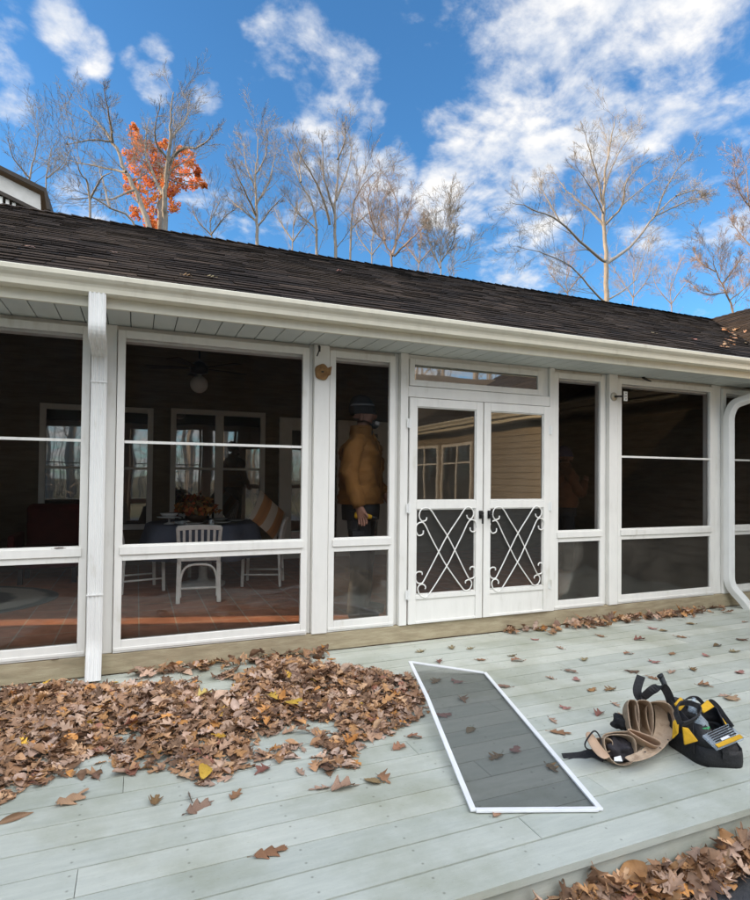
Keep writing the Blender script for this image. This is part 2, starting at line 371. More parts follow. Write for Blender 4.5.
shade.color_ramp.elements[0].position = .3; shade.color_ramp.elements[0].color = (.66,.72,.82,1)
shade.color_ramp.elements[1].position = .6; shade.color_ramp.elements[1].color = (1,.98,.95,1)
cb = wt.nodes.new('ShaderNodeVectorMath'); cb.operation = 'SCALE'; wl.new(shade.outputs[0], cb.inputs[0])
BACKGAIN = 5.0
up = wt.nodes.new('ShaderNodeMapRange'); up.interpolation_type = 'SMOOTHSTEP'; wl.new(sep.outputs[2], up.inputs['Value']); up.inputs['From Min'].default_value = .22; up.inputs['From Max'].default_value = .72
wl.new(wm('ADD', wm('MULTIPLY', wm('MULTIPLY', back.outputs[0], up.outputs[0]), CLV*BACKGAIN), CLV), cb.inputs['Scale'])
tint = wt.nodes.new('ShaderNodeMix'); tint.data_type = 'RGBA'; tint.blend_type = 'MULTIPLY'; tint.inputs[0].default_value = 1
wl.new(sky.outputs[0], tint.inputs[6]); tint.inputs[7].default_value = (.57,.95,1.16,1)
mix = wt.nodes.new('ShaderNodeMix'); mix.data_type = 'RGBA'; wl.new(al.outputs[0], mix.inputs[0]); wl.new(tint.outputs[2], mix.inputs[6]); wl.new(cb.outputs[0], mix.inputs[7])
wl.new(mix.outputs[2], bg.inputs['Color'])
vs = S.view_settings; vs.view_transform = 'Standard'; vs.look = 'None'; vs.exposure = 1.0; vs.gamma = 1; vs.use_curve_mapping = False
S.cycles.max_bounces = 8; S.cycles.transparent_max_bounces = 24; S.cycles.glossy_bounces = 3; S.cycles.diffuse_bounces = 4

# ================================================================== the setting
g = MB(); g.grid(lambda a, b: (-400+800*a, -300+900*b, -.204), 40, 40)
tag(g.build('ground', M['litter'], fix=False), kind='structure')
g = MB(); g.grid(lambda a, b: (-4.5+11.3*a, -6+7.9*b, -.200), 8, 8)
tag(g.build('driveway', M['asphalt'], fix=False), kind='structure')

# deck: painted boards laid along the wall, 16 cm apart
DY0, DP = 1.749, .163
def deck_boards():
    mb = MB(); vals = []
    for k in range(18):
        y0 = DY0 + k*DP; y1 = min(y0+DP-.007, 4.598)
        if k == 0: y0 -= .0
        xs = [-4.6]; x = -4.6 + random.uniform(1, 3.6)
        if k == 2: x = -1.2
        while x < 6.6:
            xs.append(x); x += 3.25 if k == 2 else random.uniform(3.2, 4.2)
        xs.append(6.88)
        for a, b in zip(xs[:-1], xs[1:]):
            dz = random.uniform(-.0012, .0012); mb.box(a+.0012, b-.0012, y0, y1, -.03+dz, dz); vals += [random.random()]*6
    o = mb.build('deck', M['deck'])
    at_ = o.data.attributes.new('board', 'FLOAT', 'FACE'); at_.data.foreach_set('value', vals)
    return o
deck = tag(deck_boards(), kind='structure')
fb = MB(); fb.box(-4.6, 6.88, 1.772, 1.80, -.20, -.031)
o = fb.build('deck_fascia', M['deck']); tag(o, kind='structure')
o.data.attributes.new('board', 'FLOAT', 'FACE').data.foreach_set('value', [.4]*len(o.data.polygons))

fl = MB(); fl.box(-4.0, 7.2, 4.66, 9.0, -.1, .15)
tag(fl.build('floor', M['tile']), kind='structure')

# ================================================================== the house
house = thing('porch_house', 'long white screened porch house with dark shingle roof behind the deck', 'house', (1.5, 6.6, -.2))
def part(mb, name, m, parent=None, **kw): return mb.build(name, m, parent or house, **kw)
YF = 4.60                                   # front of the screen frames

# sill under the frames
m = MB(); m.box(-4.6, 6.9, 4.603, 4.72, .004, .150); part(m, 'sill', M['sill'], bevel=.006)
# posts (flat painted boards) and the recessed strips beside them
def post(x0, x1, y): 
    m = MB(); m.box(x0, x1, y, 4.74, .152, 2.548); return part(m, 'post', M['white'], bevel=.004)
post(-.318, -.150, 4.622)
post(1.306, 1.342, 4.640); post(1.344, 1.476, 4.592)
post(2.090, 2.129, 4.640); 
post(4.461, 4.517, 4.640); post(4.519, 4.634, 4.594)
post(6.073, 6.222, 4.630)
post(-1.93, -1.78, 4.630); post(-3.72, -3.46, 4.630)
# header board over everything
m = MB(); m.box(-4.0, 6.9, 4.650, 4.745, 2.440, 2.549); part(m, 'header', M['white'])

def frame_ring(m, x0, x1, z0, z1, w, y0, y1, wt_=None, wb=None):
    wt_ = w if wt_ is None else wt_; wb = w if wb is None else wb
    m.box(x0-w, x0, y0, y1, z0-wb, z1+wt_); m.box(x1, x1+w, y0, y1, z0-wb, z1+wt_)
    m.box(x0, x1, y0+.001, y1, z1, z1+wt_); m.box(x0, x1, y0+.001, y1, z0-wb, z0)
ZA, ZB, ZC, ZD = 2.458, .937, .821, .244
def screen_window(x0, x1, bar=True):
    w = .053; m = MB()
    m.box(x0-w, x0, YF, YF+.045, .154, ZA+.055); m.box(x1, x1+w, YF, YF+.045, .154, ZA+.055)
    m.box(x0, x1, YF+.001, YF+.045, ZA, ZA+.055); m.box(x0, x1, YF+.001, YF+.045, .155, ZD)
    m.box(x0, x1, YF+.001, YF+.045, ZC, ZB)
    # raised stops round the panes, the ledge of the middle rail
    m.box(x0-.018, x1+.018, YF-.012, YF-.0005, ZB-.072, ZB-.012)
    m.box(x0-w+.004, x1+w-.004, YF-.006, YF-.0003, ZD-.075, ZD-.052)
    o = part(m, 'screen_window', M['white'], bevel=.004)
    s = MB(); s.box(x0+.001, x1-.001, YF+.024, YF+.026, ZB+.001, ZA-.001); s.build('mesh_panel', M['film'], o)
    s = MB(); s.box(x0+.001, x1-.001, YF+.020, YF+.023, ZD+.001, ZC-.001); s.build('glass_panel', M['vinyl'] if x0 < 1.4 else M['cloudy_reflection'], o)
    if bar:
        s = MB(); s.box(x0+.001, x1-.001, YF+.012, YF+.022, 1.682, 1.702); s.build('glazing_bar', M['white'], o)
    return o
screen_window(-3.40, -1.99)
screen_window(-1.72, -.376); screen_window(-.0925, 1.248); screen_window(1.533, 2.032, False)
screen_window(3.868, 4.403, False); screen_window(4.693, 6.014); screen_window(6.28, 6.85)

# door frame, transom and the two screen doors
m = MB(); m.box(2.131, 2.206, 4.590, 4.70, .152, 2.548); m.box(3.752, 3.812, 4.592, 4.70, .152, 2.548)
m.box(2.2065, 3.7515, 4.594, 4.69, 2.165, 2.262)
m.box(2.2065, 3.7515, 4.62, 4.69, 2.262, 2.548)
m2 = m
part(m, 'door_frame', M['white'], bevel=.004)
m = MB(); frame_ring(m, 2.272, 3.614, 2.322, 2.459, .05, 4.598, 4.6195, .050, .055)
tr = part(m, 'transom_window', M['white'], bevel=.003)
s = MB(); s.box(2.273, 3.613, 4.612, 4.615, 2.323, 2.458); s.build('glass_panel', M['window_glass'], tr)
m = MB(); m.box(2.2065, 3.7515, 4.60, 4.71, .135, .1515); part(m, 'threshold', M['sill'], bevel=.004)

SC = [ # scrollwork strokes of one door panel
 [(128,140),(125,155),(105,158),(92,135),(100,105),(125,95),(150,108),(188,168),(230,232),(268,305),(335,440),(350,452),(368,446),(375,430),(371,403),(360,393),(348,398),(347,408)],
 [(113,204),(110,222),(90,228),(77,205),(80,178),(98,165),(118,173),(150,238),(188,310),(228,382),(305,492),(325,510),(346,503),(356,480),(350,461),(338,457),(325,463),(324,474)],
 [(327,133),(332,147),(345,154),(359,141),(362,117),(347,98),(322,97),(285,150),(230,232),(188,310),(120,440),(105,458),(85,454),(75,432),(79,409),(92,402),(106,406),(108,418)],
 [(345,196),(348,212),(365,218),(377,202),(376,172),(357,157),(336,168),(305,232),(268,305),(228,382),(140,515),(112,524),(93,505),(88,480),(98,465),(115,465),(125,478),(122,488)]]
def smooth_path(p, n=4):
    out = []
    for i in range(len(p)-1):
        a = Vector(p[max(i-1,0)]); b = Vector(p[i]); c = Vector(p[i+1]); d = Vector(p[min(i+2,len(p)-1)])
        for k in range(n):
            t = k/n; out.append(.5*((2*b)+(c-a)*t+(2*a-5*b+4*c-d)*t*t+(3*b-a-3*c+d)*t**3))
    out.append(Vector(p[-1])); return out
def screen_door(x0, x1, hx):
    m = MB(); ya, yb = 4.578, 4.612; st = .072
    z0, z1 = .158, 2.159
    m.box(x0, x0+st, ya, yb, z0, z1); m.box(x1-st, x1, ya, yb, z0, z1)
    m.box(x0+st, x1-st, ya+.001, yb, 2.083, z1); m.box(x0+st, x1-st, ya+.001, yb, 1.171, 1.244); m.box(x0+st, x1-st, ya+.001, yb, .372, .410)
    m.box(x0+st, x1-st, ya+.001, yb, z0, .180)
    # slim bead round the glass
    for za, zb in ((.410, 1.171), (1.244, 2.083)):
        frame_ring(m, x0+st+.010, x1-st-.010, za+.010, zb-.010, .0095, ya+.010, yb-.002)
    o = part(m, 'screen_door', M['white'], bevel=.003)
    k = MB(); k.box(x0+st+.0005, x1-st-.0005, ya+.012, yb-.004, .1805, .3715); k.build('kick_panel', M['white'], o)
    for za, zb in ((.4105, 1.1705), (1.2445, 2.0825)):
        s = MB(); s.box(x0+st+.0005, x1-st-.0005, ya+.020, ya+.023, za, zb); s.build('glass_panel', M['door_glass'] if za > 1 else M['vinyl'], o)
    s = MB(); X = lambda v: x0+st + (v-78)/297*(x1-x0-2*st); Z = lambda v: .410 + (515-v)/415*.761
    for i, c in enumerate(SC):
        y = ya+.0045 + (0 if i < 2 else -.003)
        s.tube([(p.x, y, p.y) for p in smooth_path([(X(a), Z(b)) for a, b in c], 5)], .0068, 6)
    s.build('scrollwork', M['white'], o, smooth=True)
    side = x0-.006 if hx > (x0+x1)/2 else x1+.006
    for hz in (.42, 1.18, 1.93):
        hg = MB(); hg.tube([(side, ya-.004, hz-.045), (side, ya-.004, hz+.045)], .007, 8); hg.box(side-.022, side+.022, ya-.003, ya-.0004, hz-.04, hz+.04); hg.build('hinge', M['spout'], o)
    hd = MB(); hd.box(hx-.019, hx+.019, ya-.012, ya-.0005, 1.075, 1.150); hd.box(hx-.012, hx+.012, ya-.040, ya-.012, 1.112, 1.140); hd.box(hx-.010, hx+.010, ya-.044, ya-.034, 1.03, 1.112)
    hd.build('handle', M['black'], o, bevel=.004)
    return o
M['screen'] = pane('fine_insect_screen', (.50,.50,.50), 1.3, .25)
screen_door(2.216, 2.974, 2.950); screen_door(2.986, 3.744, 3.044)

# soffit with seams, fascia, gutter
m = MB(); x = -4.62
while x < 6.5: m.box(x+.003, x+.149, 4.166, 4.70, 2.550, 2.562); x += .152
part(m, 'soffit', M['soffit'], bevel=.003)
m = MB(); m.box(-4.62, 6.5, 4.17, 4.74, 2.5625, 2.58); part(m, 'soffit_backing', M['seam'])
m = MB(); m.box(-4.62, 6.5, 4.140, 4.165, 2.537, 2.70); part(m, 'fascia', M['gutter'], bevel=.003)
prof = [(4.139,2.722),(4.139,2.606),(4.072,2.606),(4.060,2.612),(4.056,2.640),(4.048,2.658),(4.030,2.674),(4.018,2.690),(4.016,2.714),(4.020,2.719),(4.034,2.719),(4.034,2.711)]
m = MB(); m.extr(prof, 'x', -4.66, 6.44, closed=False); gut = part(m, 'gutter', M['gutter'], solid=.004)
for x in (-2.2, .35, 2.95, 5.5):
    m = MB(); m.box(x, x+.006, 4.020, 4.136, 2.700, 2.716); m.build('bracket', M['gutter'], gut)
# wing gutter running towards the viewer from the inner corner
profw = [(6.400+ (y-4.016), z) for y, z in prof]
m = MB(); m.extr([(u,v) for u, v in profw], 'y', -5.4, 4.03, closed=False)
part(m, 'gutter', M['gutter'], solid=.004)
m = MB(); m.box(6.525, 6.55, -5.4, 4.139, 2.537, 2.70); part(m, 'fascia', M['gutter'])
m = MB(); m.box(6.552, 6.93, -5.38, 4.59, 2.551, 2.57); part(m, 'soffit', M['soffit'])

# downspouts: ribbed rectangular pipe
def spout(path, w=.102, d=.072, ribs=4, wdir=(1,0,0)):
    mb = MB(); wd = Vector(wdir); pts = [Vector(p) for p in path]; rings = []
    for i, p in enumerate(pts):
        t = (pts[min(i+1,len(pts)-1)]-pts[max(i-1,0)]).normalized(); n = wd.cross(t).normalized(); x = t.cross(n).normalized()*(1 if (t.cross(n)).dot(wd) > 0 else -1)
        n = -n if n.y > 0 or (abs(n.y) < .2 and n.z < 0) else n      # n looks at the deck
        prof = []; K = ribs*4
        for side, sgn in ((1, 1), (-1, -1)):
            for k in range(K+1):
                u = -1+2*k/K; r = .0065*(1 if (k % 4) in (1, 2) else 0)
                if k in (0, K): r = -.003
                prof.append(p + x*(u*w/2*sgn) + n*(sgn*(d/2+r)))
        rings.append(prof)
    mb.loft(rings); return mb
def arc_path(p, n=6, rad=.12):
    """round the inner corners of a polyline"""
    p = [Vector(q) for q in p]; out = [p[0]]
    for i in range(1, len(p)-1):
        a = (p[i-1]-p[i]); b = (p[i+1]-p[i]); r = min(rad, a.length*.45, b.length*.45); s0 = p[i]+a.normalized()*r; s1 = p[i]+b.normalized()*r
        for k in range(n+1):
            t = k/n; out.append((1-t)**2*s0 + 2*t*(1-t)*p[i] + t*t*s1)
    out.append(p[-1]); return out
xs = -.262
d1 = part(spout(arc_path([(xs+.008,4.098,2.612),(xs+.008,4.098,2.365),(xs,4.540,2.325),(xs,4.540,.255),(xs,4.47,.012)], rad=.055)), 'downspout', M['spout'])
for z in (2.10, .60):
    mm = MB(); mm.box(xs-.0535, xs+.0535, 4.492, 4.4975, z, z+.010); mm.build('strap', M['spout'], d1)
xs = 6.245
d2 = part(spout(arc_path([(6.60,4.075,2.61),(6.60,4.33,2.46),(xs+.02,4.50,2.325),(xs,4.545,2.20),(xs,4.545,.26),(xs+.11,4.46,.10),(xs+.16,4.42,.012)], rad=.10), w=.098), 'downspout', M['spout'])

# ---------------------------------------------------------------- roof
def shingles(O, A, U, Nn, a0, a1, nc, e=.122, clip=None):
    mb = MB(); vals = []
    O, A, U, Nn = Vector(O), Vector(A), Vector(U), Vector(Nn)
    for i in range(nc):
        s = a0 - random.random()*.3
        row = random.uniform(-.05, .05)
        while s < a1:
            w = random.uniform(.16, .34); u0 = i*e + random.uniform(-.007, .007); lift = random.uniform(.009, .017)
            if clip is None or clip(s+w/2, u0):
                p = lambda aa, uu, l: O + A*aa + U*uu + Nn*l
                mb.add([p(s,u0,.0), p(s+w-.003,u0,.0), p(s,u0,lift), p(s+w-.003,u0,lift+random.uniform(-.003,.003)), p(s,u0+e+.02,.004), p(s+w-.003,u0+e+.02,.004)],
                       [(0,1,3,2),(2,3,5,4)])
                v = min(1, max(0, random.gauss(.42, .20)+row)); vals += [v*.35, v]
            s += w
    return mb, vals
CS, SN = math.cos(math.atan(.5)), math.sin(math.atan(.5))
RZ = 2.705                                   # roof height at the eave (y = 4.08)
sl = MB(); yr = 4.10 + (4.53-RZ)/.5
zr = RZ + .5*(yr-4.08)
sl.extr([(4.08,RZ-.004),(yr,zr-.004),(yr+4.0,zr-2.004),(yr+4.0,zr-2.20),(yr,zr-.20),(4.16,RZ-.10)], 'x', -4.7, 13.9)
part(sl, 'roof', M['ceiling'])
def roof_part(mb, vals, name='shingle_slope'):
    o = part(mb, name, M['shingle'], fix=False); o.data.attributes.new('tab', 'FLOAT', 'FACE').data.foreach_set('value', vals); return o
nC = int((yr-4.06)/CS/.122)+1
mb, vals = shingles((0,4.07,RZ), (1,0,0), (0,CS,SN), (0,-SN,CS), -4.7, 10.6, nC)
roof_part(mb, vals)
xw = 6.50; xr = xw + (yr-4.08)
slw = MB(); slw.extr([(xw-.02,RZ-.008),(xr,zr-.004),(xr+3.7,RZ-.008),(xr+3.7,RZ-.2),(xr,zr-.2),(xw+.05,RZ-.1)], 'y', -5.4, yr-.01)
part(slw, 'roof', M['ceiling'])
mb, vals = shingles((xw-.03,0,RZ), (0,-1,0), (CS,0,SN), (-SN,0,CS), -yr, 5.4, nC, clip=lambda s, u: -s < 4.25+u*CS)
roof_part(mb, vals)
# ridge caps
def caps(P0, P1, side):
    mb = MB(); vals = []; P0, P1, side = Vector(P0), Vector(P1), Vector(side); L = (P1-P0).length; t = (P1-P0)/L; n = int(L/.14)
    for i in range(n):
        a = P0 + t*(i*.14); b = P0 + t*(i*.14+.17); l = .022+random.uniform(-.004,.004); dz = Vector((0,0,-.055))
        mb.add([a-side*.14+dz+Vector((0,0,l)), a+Vector((0,0,l+.012)), a+side*.14+dz+Vector((0,0,l)), b-side*.14+dz+Vector((0,0,.01)), b+Vector((0,0,.018)), b+side*.14+dz+Vector((0,0,.01))], [(0,1,4,3),(1,2,5,4)])
        v = max(0, min(1, random.gauss(.5,.2))); vals += [v, v]
    return mb, vals
roof_part(*caps((-4.7,yr,zr), (xr+.1,yr,zr), (0,1,0)), 'ridge_cap')
roof_part(*caps((xr,yr+.05,zr), (xr,-5.4,zr), (1,0,0)), 'ridge_cap')

# ---------------------------------------------------------------- walls
def lap_profile(face, sgn, z0, z1, thick, pitch=.125):
    """lapped boards in section: face coordinate, direction it faces"""
    p = [(face - sgn*thick, z0)]; z = z0
    while z < z1-1e-6:
        zt = min(z+pitch, z1); p += [(face + sgn*.026, z), (face + sgn*.003, zt)]; z = zt
    p += [(face - sgn*thick, z1)]; return p
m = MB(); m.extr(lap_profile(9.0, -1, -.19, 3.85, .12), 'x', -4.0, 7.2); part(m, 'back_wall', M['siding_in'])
m = MB()   # left end wall of the porch with one tall narrow window opening
Y0, Y1, Z0, Z1 = 6.68, 6.94, .90, 2.05
for (ya, yb, za, zb) in ((4.66,Y0,-.19,2.95),(Y1,9.12,-.19,2.95),(Y0,Y1,-.19,Z0),(Y0,Y1,Z1,2.95)): m.box(-4.12, -4.0, ya, yb, za, zb)
m.extr([(4.66,2.951),(9.12,2.951),(9.12,3.80),(7.73,4.45),(4.75,2.975)], 'x', -4.12, -4.0)
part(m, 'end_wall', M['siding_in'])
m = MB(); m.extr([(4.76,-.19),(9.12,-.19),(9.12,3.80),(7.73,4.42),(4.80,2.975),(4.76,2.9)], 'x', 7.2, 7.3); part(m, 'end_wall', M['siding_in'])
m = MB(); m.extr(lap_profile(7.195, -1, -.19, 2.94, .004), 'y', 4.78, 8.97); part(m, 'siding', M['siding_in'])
m = MB(); m.extr(lap_profile(6.93, -1, -.19, 2.551, .12), 'y', -5.0, 4.598); wing = part(m, 'wing_wall', M['siding'])
m = MB(); m.extr(lap_profile(-5.0, -1, -.19, 4.3, .10), 'x', 7.06, 13.4); part(m, 'wing_wall', M['siding'])
m = MB(); m.box(13.4, 13.5, -5, 11, -.19, 2.6); m.box(-4.1, 13.4, 11.0, 11.1, -.19, 2.7); part(m, 'wing_wall', M['siding'])
def wing_window(y0, y1, z0, z1):
    f = MB(); x = 6.905
    f.box(x-.03, x+.02, y0-.07, y0, z0-.07, z1+.07); f.box(x-.03, x+.02, y1, y1+.07, z0-.07, z1+.07)
    f.box(x-.029, x+.02, y0, y1, z1, z1+.07); f.box(x-.029, x+.02, y0, y1, z0-.07, z0)
    ym = (y0+y1)/2; f.box(x-.02, x+.02, ym-.025, ym+.025, z0, z1)
    zt = z1-(z1-z0)*.28; f.box(x-.018, x+.02, y0, y1, zt-.02, zt+.02)
    o = part(f, 'window', M['white'], bevel=.004)
    s = MB(); s.box(x-.005, x+.005, y0+.001, y1-.001, z0+.001, z1-.001); s.build('glass_panel', M['window_glass'], o)
wing_window(-3.2, -1.9, .75, 2.2); wing_window(-4.7, -3.5, .75, 2.2)

# windows and doors in the porch's back wall
def back_window(x0, x1, z0, z1, mid=True, panes=None, name='window'):
    w = .075; y0, y1 = 8.94, 9.01; f = MB()
    frame_ring(f, x0, x1, z0, z1, w, y0, y1)
    xm = [(x0+x1)/2] if mid else []
    for q in xm: f.box(q-.06, q+.06, y0+.002, y1, z0, z1)
    if name == 'window': f.box(x0, x1, y0+.004, y1, z0+(z1-z0)*.5-.018, z0+(z1-z0)*.5+.018)
    o = part(f, name, M['int_white'], bevel=.004)
    s = MB(); s.box(x0+.001, x1-.001, 8.972, 8.982, z0+.001, z1-.001); s.build('glass_panel', M['window_glass'], o)
    return o
M['int_white'] = mat('interior_white_trim', (.70,.68,.62), (.62,.60,.54), 4, .5)
back_window(-1.16, .13, .74, 2.34); back_window(.52, 1.76, .74, 2.36)
def french_door(x0, x1):
    f = MB(); y0, y1 = 8.94, 9.01
    f.box(x0, x0+.20, y0, y1, .15, 2.38); f.box(x1-.20, x1, y0, y1, .15, 2.38); f.box(x0+.2, x1-.2, y0+.001, y1, 2.18, 2.38); f.box(x0+.2, x1-.2, y0+.001, y1, .15, .42)
    o = part(f, 'french_door', M['int_white'], bevel=.005)
    s = MB(); s.box(x0+.201, x1-.201, 8.972, 8.982, .421, 2.179); s.build('glass_panel', M['window_glass'], o)
    h_ = MB(); h_.tube([(x1-.1, 8.93, 1.12), (x1-.1, 8.89, 1.12), (x1-.2, 8.885, 1.12)], .012, 8); h_.build('handle', M['black'], o)
french_door(2.06, 2.98); french_door(3.02, 3.94)

# unseen garage-like blocker added at the left to keep the deck in shade
m = MB(); m.box(-12, -4.75, -3.0, 6.2, -.2, 2.7); part(m, 'shade_blocker_wall', M['siding'])
m = MB(); m.extr([(-12.4,2.6),(-8.4,4.7),(-4.4,2.6),(-4.4,2.74),(-8.4,4.84),(-12.4,2.74)], 'y', -3.3, 6.5); part(m, 'shade_blocker_roof', M['ceiling'])

# gabled house behind on the left
bh = thing('neighbouring_house', 'pale gabled house with dark roof edge showing above the porch roof, at the far left', 'house', (-6, 18, -.2))
def gab(px, py): return at(px, py, 16.0)
c1 = gab(40.5, 193.5); sl_ = .377; zx = lambda x, dz=0: c1.z + (c1.x-x)*sl_ + dz
xl = -8.0
m = MB(); m.extr([(c1.x, -.2), (c1.x, zx(c1.x,-.9)), (xl, zx(xl,-.9)), (xl,-.2)], 'y', 16.5, 24); m.build('wall', M['bh_wall'] if 'bh_wall' in M else M['siding'], bh)
m = MB(); m.extr([(c1.x+.02, zx(c1.x,-.42)), (c1.x, zx(c1.x,-.04)), (xl, zx(xl,-.04)), (xl, zx(xl,-.42))], 'y', 16.0, 16.08)
m.build('rake_board', mat('pale_grey_board', (.62,.61,.58), (.52,.51,.47), 3, .6), bh)
m = MB(); m.extr([(c1.x+.16, zx(c1.x,-.42)), (c1.x+.10, zx(c1.x,0)), (xl, zx(xl,0)), (xl, zx(xl,.09)), (c1.x+.14, zx(c1.x,.09)), (c1.x+.24, zx(c1.x,-.42))], 'y', 15.85, 24)
m.build('roof', M['ceiling'], bh)
m = MB(); m.extr([(c1.x+.02, zx(c1.x,-.52)), (c1.x+.02, zx(c1.x,-.43)), (xl, zx(xl,-.43)), (xl, zx(xl,-.52))], 'y', 15.95, 16.5); m.build('beam', M['ceiling'], bh)
x = c1.x-.55
while x > xl+.1:
    m = MB(); m.box(x-.035, x+.035, 16.02, 16.08, 6.2, zx(x,-.53)); m.build('baluster', M['white'], bh); x -= .135
    if x < -4.2: break
m = MB(); m.tube([(c1.x-.46+.16*math.cos(a), 16.05, zx(c1.x,-.95)+.2*math.sin(a)) for a in [PI*k/10 for k in range(11)]], .035, 6); m.build('arch', M['white'], bh)

# ================================================================== trees
rnd = random.Random(11)
def rdir():
    while True:
        v = Vector((rnd.uniform(-1,1), rnd.uniform(-1,1), rnd.uniform(-1,1)))
        if .1 < v.length < 1: return v.normalized()
def wiggle(p, d, L, k, amp, lift):
    pts = [p.copy()]; d = d.normalized()
    for i in range(k):
        d = (d + rdir()*amp + Vector((0,0,lift))).normalized(); p = p + d*(L/k); pts.append(p.copy())
    return pts
def interp(pts, t):
    n = len(pts)-1; f = t*n; i = min(int(f), n-1); return pts[i].lerp(pts[i+1], f-i), (pts[i+1]-pts[i]).normalized()
def grow(mb, pts, r0, r1, L, level, maxl, dens, t0=.2, tips=None, rmin=.007):
    if level >= maxl or L < .16: 
        if tips is not None: tips.append(pts[-1])
        return
    n = max(2, int({1:15, 2:9, 3:6, 4:3}.get(level,3)*dens))
    for k in range(n):
        t = t0 + (1-t0)*((k+rnd.random())/n); t = min(t, .985)
        p, tg = interp(pts, t)
        side = tg.cross(rdir()).normalized()
        a = R(rnd.uniform(20, 54) if level == 1 else rnd.uniform(16, 46)); d = tg*math.cos(a) + side*math.sin(a)
        l = L*(rnd.uniform(.28, .50) if level == 1 else rnd.uniform(.38,.70))*(1.1-.45*t)
        r = max(rmin, (r0+(r1-r0)*t)*rnd.uniform(.26,.40)); re = max(rmin*.6, r*.25)
        seg = {1:5, 2:4, 3:2}.get(level, 1)
        q = wiggle(p, d, l, seg, .15, .06)
        mb.tube(q, [r+(re-r)*i/seg for i in range(seg+1)], 4 if level == 1 else 3, cap=False)
        grow(mb, q, r, re, l, level+1, maxl, dens, .15, tips, rmin)
def tree(name, label, cat, limbs, bark='bark', group='bare trees behind the house', y=25, maxl=5, dens=1.0, seed=1, rmin=.0048, tips=None, ground=-.2):
    """limbs: list of (photo-angle points, base radius, depth drift); first is the trunk and starts at the ground"""
    rnd.seed(seed)
    P = []
    for k, (px, r, dr) in enumerate(limbs):
        n = len(px)-1; P.append(([at(a, b, y + dr*i/n) for i, (a, b) in enumerate(px)], r))
    base = P[0][0][0].copy(); base.z = ground
    root = thing(name, label, cat, tuple(base), 0, group)
    tb, cb = MB(), MB()
    for k, (pts, r) in enumerate(P):
        gs = k == 0 or limbs[k][0][0][1] > 900
        if limbs[k][0][0][1] > 900: pts = pts[1:]
        if gs:
            g0 = pts[0].copy(); g0.z = ground; pts = [g0, g0.lerp(pts[0], .5)] + pts
        sp = [Vector(q) for q in smooth_path(pts, 4)]
        for i in range(1, len(sp)-1): sp[i] += rdir()*.05*min(1, r*8)
        L = sum((sp[i+1]-sp[i]).length for i in range(len(sp)-1)); nn = len(sp)
        r = r*.72; re = max(.010, r*.10)
        rad = [r*(1-(i/(nn-1)))**1.0 + re for i in range(nn)]
        if k == 0: rad[0] *= 1.35
        tb.tube(sp, rad, 8 if r > .1 else 6, cap=False)
        t0 = .12
        if gs: t0 = .42
        grow(cb, sp, r, re, min(L, 9.0)*.66, 1, maxl, dens, t0, tips, rmin)
    tb.build('trunk', M[bark], root, smooth=True, fix=False)
    cb.build('crown', M[bark], root, fix=False)
    return root
BG = 'bare trees behind the house'
tree('bare_tree', 'tall bare tree with forked trunk in front of the orange tree', 'tree', [
  ([(165,236),(164,205),(166,178),(169,150),(171,120),(174,92)], .20, -1),
  ([(153,236),(140,200),(126,172),(113,142),(97,122),(80,105)], .15, 2),
  ([(167,168),(182,149),(200,146),(216,130)], .09, -2), ([(163,195),(150,168),(145,145),(150,118)], .09, 2),
  ([(113,142),(95,140),(66,144)], .05, -1), ([(126,172),(100,167),(66,160)], .06, 2), ([(113,142),(109,116),(104,88)], .06, -2),
  ([(170,140),(185,120),(190,100)], .06, 2), ([(134,190),(105,200),(75,190)], .05, -2), ([(168,160),(155,140),(160,108)], .06, -2)], y=24, seed=3, bark='bark_grey', dens=.8)
tree('bare_tree', 'slim upright bare tree standing alone just right of the orange tree', 'tree', [
  ([(258,252),(256,215),(255,180),(258,152),(257,128)], .15, 0), ([(256,215),(245,192),(233,165)], .07, -2), ([(256,205),(270,180),(276,150)], .08, 2),
  ([(257,228),(272,208),(285,195)], .06, -1), ([(256,190),(246,165),(244,140)], .06, 1), ([(257,222),(240,208),(228,198)], .05, 2), ([(255,175),(266,155),(268,132)], .05, -1)], y=28, seed=5, dens=.82)
tree('bare_tree', 'wide bare tree with several stems leaning apart, in the middle of the roofline', 'tree', [
  ([(336,262),(335,215),(338,172),(337,130)], .17, 0), ([(326,1000),(316,226),(301,182),(286,146)], .14, 2), ([(330,225),(320,190),(306,165),(292,134)], .08, -2),
  ([(345,1000),(351,226),(361,190),(376,172)], .10, -2), ([(336,200),(348,170),(352,142)], .08, 2), ([(335,215),(325,180),(322,140)], .08, -1),
  ([(318,230),(300,215),(284,195)], .05, 1), ([(350,230),(366,215),(380,206)], .05, 1), ([(337,160),(345,140),(345,122)], .05, -1), ([(301,182),(300,160),(305,140)], .05,1)], y=27, seed=8, dens=.82)
tree('bare_tree', 'low spreading bare tree with a few russet leaves, left of the big white cloud', 'tree', [
  ([(392,274),(390,252),(376,233),(362,218)], .12, 0), ([(392,256),(398,230),(396,200),(384,172)], .08, 2), ([(394,256),(410,240),(427,224)], .07, -2),
  ([(376,233),(368,205),(372,185)], .05, -1), ([(397,240),(408,215),(412,195)], .05, 1), ([(385,240),(380,210),(388,190)], .05, 2)], y=25, seed=12, bark='bark_red', dens=.85)
tree('bare_tree', 'small wispy bare sapling below the big white cloud', 'tree', [
  ([(441,282),(440,245),(446,212)], .06, 0), ([(440,268),(430,245),(426,225)], .04, 1), ([(441,262),(452,245),(456,228)], .04, -1)], y=24, seed=14, rmin=.006)
